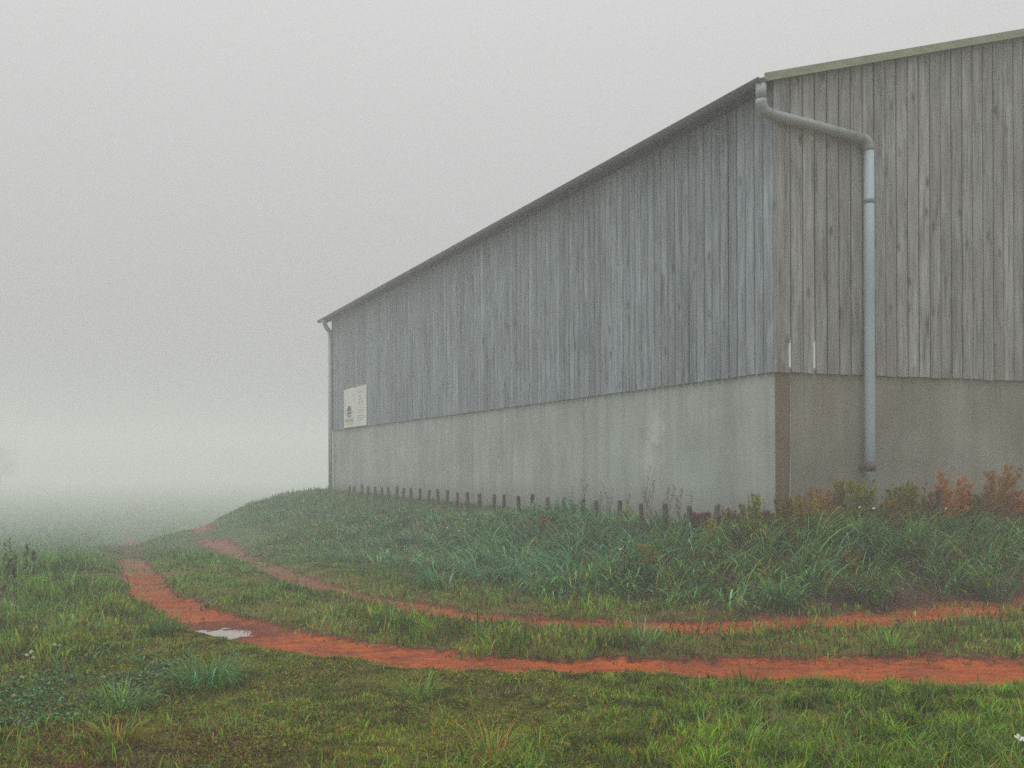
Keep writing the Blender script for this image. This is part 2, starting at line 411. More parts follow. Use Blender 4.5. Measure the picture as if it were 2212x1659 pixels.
xs = axis(-10.0, 8.5, 0.05, -330, 330); ys = axis(5.0, 15.0, 0.05, -40, 330)
GX, GY = np.meshgrid(xs, ys); gx, gy = GX.ravel(), GY.ravel()
TD = (track_d(gx, gy, TR1), track_d(gx, gy, TR2))
gz = height(gx, gy, True, TD)
tb, sb = to_barn(gx, gy)
bank_d = np.hypot(np.maximum(np.maximum(-tb, tb - BWID), 0), np.maximum(np.maximum(-sb, sb - BLEN), 0))
track_a = np.clip(1.5 - np.minimum(TD[0], TD[1]), 0, 1.0) * (1 - 0.25 * smooth(12.5, 19, gy) * (0.4 + fbm(gx * 2.2, gy * 2.2, 151)))
track_a = track_a * (1 - 0.08 * (TD[1] < TD[0]) * smooth(0.5, -3.0, gx))
bankf = 1 - smooth(3.6, 4.6, bank_d)
meadow = smooth(16, 34, gy)
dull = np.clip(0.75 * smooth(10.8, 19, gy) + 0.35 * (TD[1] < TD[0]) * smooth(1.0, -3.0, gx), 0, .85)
wet = 1 - smooth(1.1, 2.3, np.hypot((gx - PUD[0]) / 0.42, (gy - PUD[1]) / 0.46) + 1.5 * (fbm(gx * 5, gy * 5, 31) - 0.5))
nx = len(xs)
ii, jj = np.meshgrid(np.arange(nx - 1), np.arange(len(ys) - 1)); base = (jj * nx + ii).ravel()
Q = np.stack([base, base + 1, base + nx + 1, base + nx], 1)
c1 = TD[0][Q].mean(1); c2 = TD[1][Q].mean(1)
def sub_mesh(name, sel):
    q = Q[sel]; used, inv = np.unique(q, return_inverse=True)
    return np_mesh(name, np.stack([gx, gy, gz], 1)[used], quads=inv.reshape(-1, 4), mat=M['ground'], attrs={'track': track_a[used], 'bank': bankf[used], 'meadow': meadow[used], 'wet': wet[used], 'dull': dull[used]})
ZG = gz.reshape(GX.shape); D1G = np.minimum(TD[0], 12).reshape(GX.shape); D2G = np.minimum(TD[1], 12).reshape(GX.shape)
def on_grid(A, x, y):
    """value of a terrain grid at any point, exactly on the ground mesh's quads"""
    x = np.asarray(x, float); y = np.asarray(y, float)
    i = np.clip(np.searchsorted(xs, x) - 1, 0, len(xs) - 2); j = np.clip(np.searchsorted(ys, y) - 1, 0, len(ys) - 2)
    fx_ = np.clip((x - xs[i]) / (xs[i + 1] - xs[i]), 0, 1); fy_ = np.clip((y - ys[j]) / (ys[j + 1] - ys[j]), 0, 1)
    return (A[j, i] * (1 - fx_) + A[j, i + 1] * fx_) * (1 - fy_) + (A[j + 1, i] * (1 - fx_) + A[j + 1, i + 1] * fx_) * fy_
def height(x, y, fine=True, td=None): return on_grid(ZG, x, y)
def track_d(x, y, T): return on_grid(D1G if T is TR1 else D2G, x, y)
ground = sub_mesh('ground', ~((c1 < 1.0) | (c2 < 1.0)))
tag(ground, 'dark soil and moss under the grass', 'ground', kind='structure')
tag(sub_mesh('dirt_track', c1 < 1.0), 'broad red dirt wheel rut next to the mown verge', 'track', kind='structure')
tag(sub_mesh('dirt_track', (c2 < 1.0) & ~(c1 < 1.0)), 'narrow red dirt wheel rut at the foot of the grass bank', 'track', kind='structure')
# puddle
bm = bmesh.new(); ring = []
for k in range(40):
    a = 2 * math.pi * k / 40; ring.append(bm.verts.new((0.52 * math.cos(a), 0.60 * math.sin(a), 0)))
bm.faces.new(ring)
pud = bm_obj('puddle', bm, M['water'], None, True, (PUD[0], PUD[1], H1(*PUD) + 0.030))
tag(pud, 'shallow puddle reflecting the white sky in the red rut', 'puddle', kind='structure')

def clods():
    V, F, A = [], [], []
    base_v = np.array([(1, 0, 0), (0, 1, 0), (-1, 0, 0), (0, -1, 0), (0, 0, .8), (.7, .7, .35), (-.7, .7, .3), (-.7, -.7, .35), (.7, -.7, .3)], float)
    base_f = np.array([(0, 5, 4), (5, 1, 4), (1, 6, 4), (6, 2, 4), (2, 7, 4), (7, 3, 4), (3, 8, 4), (8, 0, 4)])
    for T, n in ((TR1, 9000), (TR2, 4200)):
        keep = np.where((T[:, 1] < 17) & (np.abs(T[:, 0]) < 9))[0]; i = RNG.choice(keep, n)
        a = RNG.uniform(0, 6.283, n); r = T[i, 2] * 1.12 * np.sqrt(RNG.random(n)); x = T[i, 0] + r * np.cos(a); y = T[i, 1] + r * np.sin(a)
        m = fbm(x * 2.5, y * 2.5, 161) + 0.25 * (r[:] / T[i, 2]) > .52; x, y = x[m], y[m]; n = len(x)
        z = height(x, y); sz = 0.004 + 0.013 * RNG.random(n) ** 3
        b = base_v[None] * (1 + RNG.uniform(-.3, .3, (n, 9, 1))); ca, sa = np.cos(a[m])[:, None], np.sin(a[m])[:, None]
        bx = (b[..., 0] * ca - b[..., 1] * sa) * sz[:, None]; by = (b[..., 0] * sa + b[..., 1] * ca) * sz[:, None] * .8; bz = b[..., 2] * sz[:, None] * .9
        o = sum(len(q) for q in V); V.append(np.stack([x[:, None] + bx, y[:, None] + by, z[:, None] + bz - .002], 2).reshape(-1, 3)); F.append((o + (np.arange(n) * 9)[:, None, None] + base_f[None]).reshape(-1, 3))
    V = np.concatenate(V); o = np_mesh('soil_crumbs', V, None, np.concatenate(F), M['ground'], attrs={'track': np.full(len(V), 1.0), 'bank': np.zeros(len(V)), 'meadow': np.zeros(len(V)), 'wet': np.zeros(len(V)), 'dull': np.zeros(len(V))}, flatsh=True)
    tag(o, 'red soil crumbs lying loose in the ruts', 'soil', kind='stuff')
clods()

# ------------------------------------------------------------------ barn
barn = empty('barn', (CORNER[0], CORNER[1], 0), BRZ)
tag(barn, 'long grey board-clad barn on a concrete base wall in fog', 'barn')
WB = 2.90                                        # underside of the boards
def roof_z(t): return 7.046 + 0.281 * (t if t <= BWID / 2 else BWID - t)
PW = 0.2133
def plank(x0, x1, top0, top1, face, notch=None):
    """board in its own frame: x across, y outwards (-), z up; face 'end' or 'side'"""
    w = x1 - x0; th = 0.024; c = 0.014 if face == 'side' else 0.009
    zb = -random.uniform(0, 0.012); h0, h1 = top0 - WB, top1 - WB
    bm = bmesh.new()
    def col_(xa, xb, za, zb0, zb1):
        prof = [(xa, th), (xa, c), (xa + c, 0), (xb - c, 0), (xb, c), (xb, th)]
        lo = [bm.verts.new((p[0], p[1], za)) for p in prof]
        hi = [bm.verts.new((p[0], p[1], zb0 + (zb1 - zb0) * (p[0] / w if w else 0))) for p in prof]
        n = len(prof)
        for k in range(n): bm.faces.new((lo[k], lo[(k + 1) % n], hi[(k + 1) % n], hi[k]))
        bm.faces.new(lo[::-1]); bm.faces.new(hi)
    if notch:
        za, zb_, cut = notch
        col_(0, w, zb, za, za); col_(0, w - cut, za + 0.0005, zb_, zb_); col_(0, w, zb_ + 0.0005, h0, h1)
    else: col_(0, w, zb, h0, h1)
    bmesh.ops.recalc_face_normals(bm, faces=bm.faces[:])
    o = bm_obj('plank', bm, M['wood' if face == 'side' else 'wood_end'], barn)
    pr = random.uniform(-0.004, 0.004)
    if face == 'end': o.location = (x0, -0.040 + pr, WB); o.rotation_euler = (random.uniform(-.0006, .0006), random.uniform(-.0005, .0005), 0)
    else: o.location = (-0.040 + pr, x1, WB); o.rotation_euler = (random.uniform(-.0005, .0005), random.uniform(-.0006, .0006), -math.pi / 2)
    return o
g_ = 0.0092
npl = int(round(BLEN / PW))
for i in range(npl):
    a, b = i * BLEN / npl, (i + 1) * BLEN / npl
    if i == 0: a = -0.018
    t_ = roof_z(-0.04) - 0.10
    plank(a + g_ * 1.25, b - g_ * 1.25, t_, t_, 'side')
edges = [-0.040, 0.248]
while edges[-1] < BWID: edges.append(min(edges[-1] + PW, BWID + 0.04))
SL = {1: (0.07, 0.41, 0.028), 3: (0.07, 0.44, 0.022)}
for k, (a, b) in enumerate(zip(edges, edges[1:])):
    cutn = SL.get(k + 1)
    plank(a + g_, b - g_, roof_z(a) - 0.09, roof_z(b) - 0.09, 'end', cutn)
# dark sheet added to paint shadow into the board gaps, open at two split joints
box_obj('gap_shade_sheet', (-0.0155, -0.002, 0.05, BLEN, WB + 0.06, 6.93), M['backing'], barn)
bm = bmesh.new()
holes = [(edges[1] - 0.035, edges[1] + 0.06), (edges[3] - 0.035, edges[3] + 0.06)]
xx = [-0.0155]
for a, b in holes: xx += [a, b]
for k in range(0, len(xx) - 1, 1):
    if k % 2 == 0: add_box(bm, xx[k], xx[k + 1], -0.0155, -0.003, WB + 0.06, roof_z(0) - 0.13)
    else: add_box(bm, xx[k], xx[k + 1], -0.0155, -0.003, WB + 0.46, roof_z(0) - 0.13)
def gable_prism(bm, x0, x1, y0, y1, z0, dz):
    pts = [(x0, z0), (x1, z0), (x1, roof_z(x1) + dz)] + ([(BWID / 2, roof_z(BWID / 2) + dz)] if x0 < BWID / 2 < x1 else []) + [(x0, roof_z(x0) + dz)]
    f = [bm.verts.new((p[0], y0, p[1])) for p in pts]; b = [bm.verts.new((p[0], y1, p[1])) for p in pts]; n = len(pts)
    bm.faces.new(f); bm.faces.new(b[::-1])
    for k in range(n): bm.faces.new((f[(k + 1) % n], f[k], b[k], b[(k + 1) % n]))
gable_prism(bm, xx[-1], BWID, -0.0155, -0.003, WB + 0.06, -0.13)
bm_obj('gap_shade_sheet', bm, M['backing'], barn)
# concrete panels, joints recessed
P0 = 5.87
jt = [0.0, P0, 2 * P0, 3 * P0, 4 * P0, BLEN]
for a, b in zip(jt, jt[1:]):
    box_obj('concrete_panel', (0.0 + random.uniform(0, .004), 0.18, a + 0.008, b - 0.008, 0.2, WB + 0.05), M['conc_side'], barn, 0.006)
box_obj('joint_filler', (0.022, 0.16, 0.05, BLEN - 0.05, 0.2, WB + 0.04), M['conc_end'], barn)
box_obj('corner_pillar', (0.0025, 0.240, -0.012, 0.0065, 0.2, WB + 0.05), M['conc_post'], barn, 0.0)
ej = [0.252, 6.1, 12.0, BWID]
for a, b in zip(ej, ej[1:]):
    box_obj('concrete_panel', (a + 0.006, b - 0.006, 0.0, 0.16, 0.2, WB + 0.05), M['conc_end'], barn, 0.005)
# sealant bead down the joint beside the corner pillar, smeared wider near the ground
bm = bmesh.new()
zz = np.linspace(0.4, WB - 0.02, 24); wd = 0.008 + 0.026 * (1 - smooth(0.5, 2.1, zz)) + 0.004 * np.array([random.uniform(-1, 1) for _ in zz])
cxs = 0.247 - 0.006 * (1 - smooth(0.5, 2.1, zz)) + np.array([random.uniform(-.0015, .0015) for _ in zz])
rows = [[bm.verts.new((c - w / 2, -0.013, z)), bm.verts.new((c, -0.021, z)), bm.verts.new((c + w / 2, -0.004, z))] for c, w, z in zip(cxs, wd, zz)]
for a, b in zip(rows, rows[1:]):
    for k in (0, 1): bm.faces.new((a[k], a[k + 1], b[k + 1], b[k]))
bm_obj('joint_seal', bm, M['seal'], barn, True)
# far end wall and timber frame inside, open along the far side
bm = bmesh.new(); gable_prism(bm, 0.2, 12.0, BLEN - 0.16, BLEN - 0.02, 0.2, -0.13)
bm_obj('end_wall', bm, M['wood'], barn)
for s_ in jt:
    ss = min(max(s_, 0.35), BLEN - 0.45)
    box_obj('column', (BWID - 0.3, BWID - 0.06, ss - 0.12, ss + 0.12, 0.2, roof_z(BWID - 0.3) - 0.15), M['conc_end'], barn)
# corrugated roof
S0, S1, E = -0.13, BLEN + 0.55, 0.30
wav = 0.177; ncol = int((S1 - S0) / wav * 6)
sv = np.linspace(S0, S1, ncol); wz = 0.022 * np.cos(sv / wav * 2 * math.pi)
tv = [-E, BWID / 2, BWID + E]
co, qd = [], []
for layer in (0.0, -0.012):
    for t in tv:
        zt = (7.046 + 0.281 * t) if t <= BWID / 2 else (7.046 + 0.281 * (BWID - t))
        co.append(np.stack([np.full(ncol, t), sv, zt - 0.035 + wz + layer], 1))
co = np.concatenate(co)
for L in (0, 3):
    for r in (0, 1):
        a = (L + r) * ncol + np.arange(ncol - 1); qd.append(np.stack([a, a + 1, a + ncol + 1, a + ncol], 1))
for r in (0, 2):
    a = r * ncol + np.arange(ncol - 1); qd.append(np.stack([a, a + 1, a + 3 * ncol + 1, a + 3 * ncol], 1))
roof = np_mesh('roof', co, quads=np.concatenate(qd), mat=M['roof'], parent=barn)
# rake trim along the gable: an angle of sheet lapped over the boards
def rake(t0, t1, y0, y1, dz0, dz1, name, mat):
    bm = bmesh.new()
    v = []
    for t in (t0, t1):
        z = roof_z(t)
        v.append([bm.verts.new((t, y, z + d)) for y, d in ((y0, dz0), (y1, dz0), (y1, dz1), (y0, dz1))])
    a, b = v
    for k in range(4): bm.faces.new((a[k], a[(k + 1) % 4], b[(k + 1) % 4], b[k]))
    bm.faces.new(a[::-1]); bm.faces.new(b)
    bmesh.ops.recalc_face_normals(bm, faces=bm.faces[:])
    return bm_obj(name, bm, mat, barn)
rake(-0.27, BWID / 2, -0.175, -0.15, -0.105, 0.012, 'rake_trim', M['trim'])
rake(BWID / 2, BWID + 0.1, -0.175, -0.15, -0.105, 0.012, 'rake_trim', M['trim'])
rake(-0.10, BWID / 2, -0.149, 0.05, 0.002, 0.011, 'ridge_flashing', M['trim'])
# soffit board under the eave, the eave's shade put into its dark colour
box_obj('eave_board', (-0.262, -0.047, -0.03, BLEN + 0.5, roof_z(-0.2) - 0.165, roof_z(-0.2) - 0.098), M['soffit'], barn)
# gutter, half round
GZ, GT, GR = roof_z(-E) - 0.075, -0.335, 0.074
bm = bmesh.new(); prof = []
for k in range(11):
    a = math.pi + math.pi * k / 10; prof.append((GT + GR * math.cos(a), GZ + GR * math.sin(a)))
for k in range(10, -1, -1):
    a = math.pi + math.pi * k / 10; prof.append((GT + (GR - .006) * math.cos(a), GZ + (GR - .006) * math.sin(a)))
y0, y1 = -0.20, BLEN + 0.62
f = [bm.verts.new((p[0], y0, p[1])) for p in prof]; b = [bm.verts.new((p[0], y1, p[1])) for p in prof]
for k in range(len(prof)): bm.faces.new((f[k], f[(k + 1) % len(prof)], b[(k + 1) % len(prof)], b[k]))
for rr_, yy in ((f, y0), (b, y1)):
    bm.faces.new(rr_[:11] if rr_ is f else rr_[:11][::-1])
bmesh.ops.recalc_face_normals(bm, faces=bm.faces[:])
gut = bm_obj('gutter', bm, M['gutter'], barn, False)
bm = bmesh.new(); add_tube(bm, [(GT - GR, y0, GZ + 0.004), (GT - GR, y1, GZ + 0.004)], 0.010, 8)
bm_obj('gutter_lip', bm, M['offset_pipe'], gut, True)
for k in range(22):
    yb = 0.4 + k * 1.2
    bm = bmesh.new()
    pts = [(GT + (GR + .004) * math.cos(math.pi + math.pi * q / 8), yb, GZ + (GR + .004) * math.sin(math.pi + math.pi * q / 8)) for q in range(9)]
    add_tube(bm, pts, 0.007, 6); bm_obj('gutter_bracket', bm, M['gutter'], gut, True)
# near downpipe with its swan neck across the gable
PR = 0.074; DY = -0.135; DT = 1.56
dp = tube_obj('downpipe', [(DT, DY, 6.16), (DT, DY, 4.0), (DT, DY, 2.2), (DT, DY, 0.55)], PR, M['pipe'], barn, 20)
def arc(p0, p1, p2, n=7):
    p0, p1, p2 = map(Vector, (p0, p1, p2))
    return [(p0 * (1 - t) ** 2 + p1 * 2 * t * (1 - t) + p2 * t * t) for t in [k / (n - 1) for k in range(n)]]
A0, A1 = (-0.315, DY, 6.455), (DT, DY, 6.275)
av = (Vector(A1) - Vector(A0)).normalized()
tube_obj('outlet_pipe', [(-0.315, DY, 6.826), (-0.315, DY, 6.60)], PR * 0.98, M['offset_pipe'], dp, 20)
tube_obj('elbow', arc((-0.315, DY, 6.62), A0, Vector(A0) + av * 0.14), PR * 1.06, M['offset_pipe'], dp, 20)
tube_obj('offset_pipe', [Vector(A0) + av * 0.12, Vector(A1) - av * 0.10], PR * 0.97, M['offset_pipe'], dp, 20)
tube_obj('elbow', arc(Vector(A1) - av * 0.12, A1, (DT, DY, 6.13)), PR * 1.06, M['offset_pipe'], dp, 20)
tube_obj('collar', [(DT, DY, 5.362), (DT, DY, 5.375)], PR * 1.045, M['band'], dp, 20)
tube_obj('collar', [(DT, DY, 5.375), (DT, DY, 5.46)], PR * 1.03, M['pipe'], dp, 20)
tube_obj('clamp_band', [(DT, DY, 1.50), (DT, DY, 1.65)], PR * 1.05, M['band'], dp, 20)
box_obj('clamp_bracket', (DT - 0.10, DT + 0.02, -0.07, -0.001, 1.55, 1.60), M['band'], dp)
box_obj('clamp_bracket', (DT - 0.02, DT + 0.02, -0.07, -0.041, 5.36, 5.38), M['band'], dp)
# far downpipe
fp = tube_obj('downpipe', [(-0.125, BLEN - 0.14, 6.45), (-0.125, BLEN - 0.14, 3.0), (-0.125, BLEN - 0.14, 0.6)], 0.075, M['seal'], barn, 14)
tube_obj('elbow', arc((GT, BLEN - 0.14, GZ - 0.05), (GT, BLEN - 0.14, 6.62), (-0.125, BLEN - 0.14, 6.42)), 0.078, M['offset_pipe'], fp, 14)

# ------------------------------------------------------------------ sign on the far end of the side wall
sg = empty('sign_board', (*from_barn(-0.052, 22.30), WB + 0.02), BRZ - math.pi / 2)
tag(sg, 'white rectangular notice board with dark print on the boards beside the far corner', 'sign')
SW, SH = 2.85, 1.30            # local: x across (towards the near corner = +), y out = -, z up
box_obj('board', (-SW / 2, SW / 2, -0.02, 0.0, 0.0, SH), M['sign'], sg, 0.003)
def mark(x0, x1, z0, z1, m='ink', name='print'):
    return box_obj(name, (x0, x1, -0.0225, -0.0200, z0, z1), M[m], sg)
def ringmark(cx_, cz, rx, rz, w, m='ink', n=18):
    bm = bmesh.new(); o_, i_ = [], []
    for k in range(n):
        a = 2 * math.pi * k / n
        o_.append(bm.verts.new((cx_ + rx * math.cos(a), -0.0228, cz + rz * math.sin(a)))); i_.append(bm.verts.new((cx_ + (rx - w) * math.cos(a), -0.0228, cz + (rz - w) * math.sin(a))))
    for k in range(n): bm.faces.new((o_[k], o_[(k + 1) % n], i_[(k + 1) % n], i_[k]))
    return bm_obj('print', bm, M[m], sg)
fx = lambda f_: -SW / 2 + f_ * SW
# emblem: squat dark machine shape above a bowl
mark(fx(.16), fx(.34), .545, .66); mark(fx(.20), fx(.30), .66, .72); mark(fx(.12), fx(.20), .57, .61)
mark(fx(.14), fx(.40), .475, .515); ringmark(fx(.25), .42, .30, .055, .035); mark(fx(.18), fx(.32), .345, .372)
# row of four block letters, worn past reading
for k, x in enumerate((.07, .165, .26, .36)):
    if k % 2 == 0: ringmark(fx(x + .035), .235, .10, .062, .03)
    else:
        mark(fx(x), fx(x + .018), .175, .295); mark(fx(x + .018), fx(x + .07), .275, .295); mark(fx(x + .018), fx(x + .07), .175, .195); mark(fx(x + .018), fx(x + .06), .226, .244)
mark(fx(.08), fx(.46), .095, .135, 'ink_yellow')
for k in range(6): mark(fx(.045), fx(.085), .50 + k * .085, .525 + k * .085, 'ink_soft')
ringmark(fx(.73), .96, .14, .055, .03, 'ink_soft')
for x0, x1, z in ((.66, .86, 1.09), (.66, .84, .86), (.70, .73, .70), (.80, .83, .70), (.66, .88, .50), (.68, .84, .44), (.62, .92, .33), (.60, .94, .26), (.64, .86, .19)):
    zz_ = .13 if x1 - x0 < .05 else .026
    x = x0
    while x < x1 - 1e-6:
        w_ = min(random.uniform(.015, .05), x1 - x); mark(fx(x), fx(x + w_ * .8), z, z + zz_, 'ink_soft'); x += w_

# ------------------------------------------------------------------ stub posts
post_me = []
for v_ in range(4):
    bm = bmesh.new(); rr_ = 0.036 + 0.004 * v_ / 3
    add_tube(bm, [(0, 0, -0.35), (0.0, 0, 0.1), (random.uniform(-.006, .006), random.uniform(-.006, .006), 0.30), (random.uniform(-.008, .008), 0, 0.345)], [rr_ * 1.05, rr_, rr_ * .97, rr_ * .90], 9)
    for vv in bm.verts: vv.co.x += random.uniform(-.003, .003); vv.co.y += random.uniform(-.003, .003)
    me = bpy.data.meshes.new('fence_post'); bm.to_mesh(me); bm.free(); me.materials.append(M['post']); post_me.append(me)
posts = []
for k in range(31):
    s_ = -0.40 + k * 0.687 + random.uniform(-.03, .03); x, y = from_barn(-0.8 + random.uniform(-.03, .03), s_)
    o = bpy.data.objects.new('fence_post', post_me[k % 4]); zt = 1.045 + random.uniform(-.05, .03)
    o.location = (x, y, zt - 0.345); o.rotation_euler = (random.uniform(-.09, .09), random.uniform(-.09, .09), random.uniform(0, 6))
    link(o); tag(o, 'short dark wooden stub post in the row along the pale concrete wall', 'post', 'stub posts along the barn wall'); posts.append(o)
wx, wy = from_barn(-0.10, -0.35); p0 = Vector(posts[0].location) + Vector((0, 0, .16))
wp = [p0.lerp(Vector((wx, wy, 0.80)), k / 8) + Vector((0, 0, -0.05 * math.sin(math.pi * k / 8))) for k in range(9)]
tag(tube_obj('fence_wire', wp, 0.005, M['wire'], None, 5), 'thin dark wire running from the end stub post to the barn corner', 'wire')

# ------------------------------------------------------------------ grass machinery
def blade_arrays(pos, h, w, az_, th0, th1, segs, twist=None):
    n = len(pos); ts = np.linspace(0, 1, segs + 1)
    th = th0[:, None] + (th1 - th0)[:, None] * (ts[None] ** 1.25)
    mid = 0.5 * (th[:, 1:] + th[:, :-1]); dl = (h / segs)[:, None]
    r = np.concatenate([np.zeros((n, 1)), np.cumsum(np.sin(mid) * dl, 1)], 1); z = np.concatenate([np.zeros((n, 1)), np.cumsum(np.cos(mid) * dl, 1)], 1)
    dirx, diry = np.cos(az_)[:, None], np.sin(az_)[:, None]
    cx_ = pos[:, 0:1] + dirx * r; cy_ = pos[:, 1:2] + diry * r; cz = pos[:, 2:3] + z
    tw = (twist if twist is not None else np.zeros(n))
    sx, sy = -np.sin(az_ + tw)[:, None], np.cos(az_ + tw)[:, None]
    prof = np.array([0.75] + [1.0 - 0.55 * (k / segs) ** 2 for k in range(1, segs)])
    hw = 0.5 * w[:, None] * prof[None]
    L = np.stack([cx_[:, :segs] - sx * hw, cy_[:, :segs] - sy * hw, cz[:, :segs]], 2)
    Rr = np.stack([cx_[:, :segs] + sx * hw, cy_[:, :segs] + sy * hw, cz[:, :segs]], 2)
    tip = np.stack([cx_[:, segs], cy_[:, segs], cz[:, segs]], 1)[:, None]
    V = np.concatenate([np.stack([L, Rr], 2).reshape(n, 2 * segs, 3), tip], 1)
    vp = 2 * segs + 1; b = (np.arange(n) * vp)[:, None]
    quads = np.concatenate([b + np.array([[2 * k, 2 * k + 1, 2 * k + 3, 2 * k + 2]]) for k in range(segs - 1)], 0) if segs > 1 else None
    tris = b + np.array([[2 * segs - 2, 2 * segs - 1, 2 * segs]])
    return V.reshape(-1, 3), quads, tris, vp

def U(a, b, n): return RNG.uniform(a, b, n)
def pick(cols, wts, n, jit=0.22):
    cols = np.array(cols); wts = np.asarray(wts, float)
    if wts.ndim == 1:
        k = RNG.choice(len(cols), n, p=wts / wts.sum())
    else:
        cw = np.cumsum(wts / wts.sum(1, keepdims=True), 1); k = (RNG.random(n)[:, None] > cw).sum(1).clip(0, len(cols) - 1)
    c = cols[k]
    return np.clip(c * (1 + U(-jit, jit, n))[:, None] * (1 + RNG.uniform(-0.10, 0.10, (n, 3))), 0.002, 1)

def grass(name, pos, h, w, az_, th0, th1, segs, col, mat='leaf', parent=None, twist=None):
    V, q, t, vp = blade_arrays(pos, h, w, az_, th0, th1, segs, twist)
    return np_mesh(name, V, q, t, M[mat], np.repeat(col, vp, 0), parent)

def scatter(n, d0, d1, umax=0.60, power=1.0, umin=None):
    """ground points in a wide wedge of the field; power 1 = even per area"""
    a, b = d0 ** (1 + power), d1 ** (1 + power)
    d = (a + (b - a) * RNG.random(n)) ** (1 / (1 + power)); u = U(-umax if umin is None else umin, umax, n)
    return u * d, d

def put(x, y): return np.stack([x, y, height(x, y)], 1)
def barn_dist(x, y):
    t, s = to_barn(x, y)
    return np.hypot(np.maximum(np.maximum(-t, t - BWID), 0), np.maximum(np.maximum(-s, s - BLEN), 0)), t, s
def edge_noise(x, y): return 0.55 * (fbm(x * 2.3, y * 2.3, 41) - 0.5) + 0.45 * (fbm(x * 9, y * 9, 43, 2) - 0.5)

G_DK, G_MD, G_LT = (0.042, 0.095, 0.005), (0.110, 0.240, 0.007), (0.185, 0.340, 0.013)
OLIVE, BROWN, STRAW, RED, MOSS = (0.165, 0.160, 0.009), (0.125, 0.060, 0.016), (0.36, 0.23, 0.050), (0.135, 0.030, 0.014), (0.250, 0.225, 0.008)
BLUE_D, BLUE_M, BLUE_L = (0.026, 0.098, 0.030), (0.068, 0.235, 0.082), (0.17, 0.43, 0.21)

def leaf_quads(name, P, sz, col, parent=None, flatness=0.0, aspect=0.5, mat='leaf_dry'):
    n = len(P); a = RNG.normal(0, 1, (n, 3)); a[:, 2] *= (1 - flatness); a /= np.linalg.norm(a, axis=1, keepdims=True)
    b = RNG.normal(0, 1, (n, 3)); b[:, 2] *= (1 - flatness); b -= a * (a * b).sum(1, keepdims=True); b /= np.linalg.norm(b, axis=1, keepdims=True)
    s1 = sz[:, None]; V = np.stack([P - a * s1, P + b * s1 * aspect, P + a * s1, P - b * s1 * aspect], 1).reshape(-1, 3)
    q = (np.arange(n) * 4)[:, None] + np.arange(4)[None]
    o = np_mesh(name, V, q, None, M[mat], np.repeat(col, 4, 0), parent); o['kind'] = 'stuff'
    return o

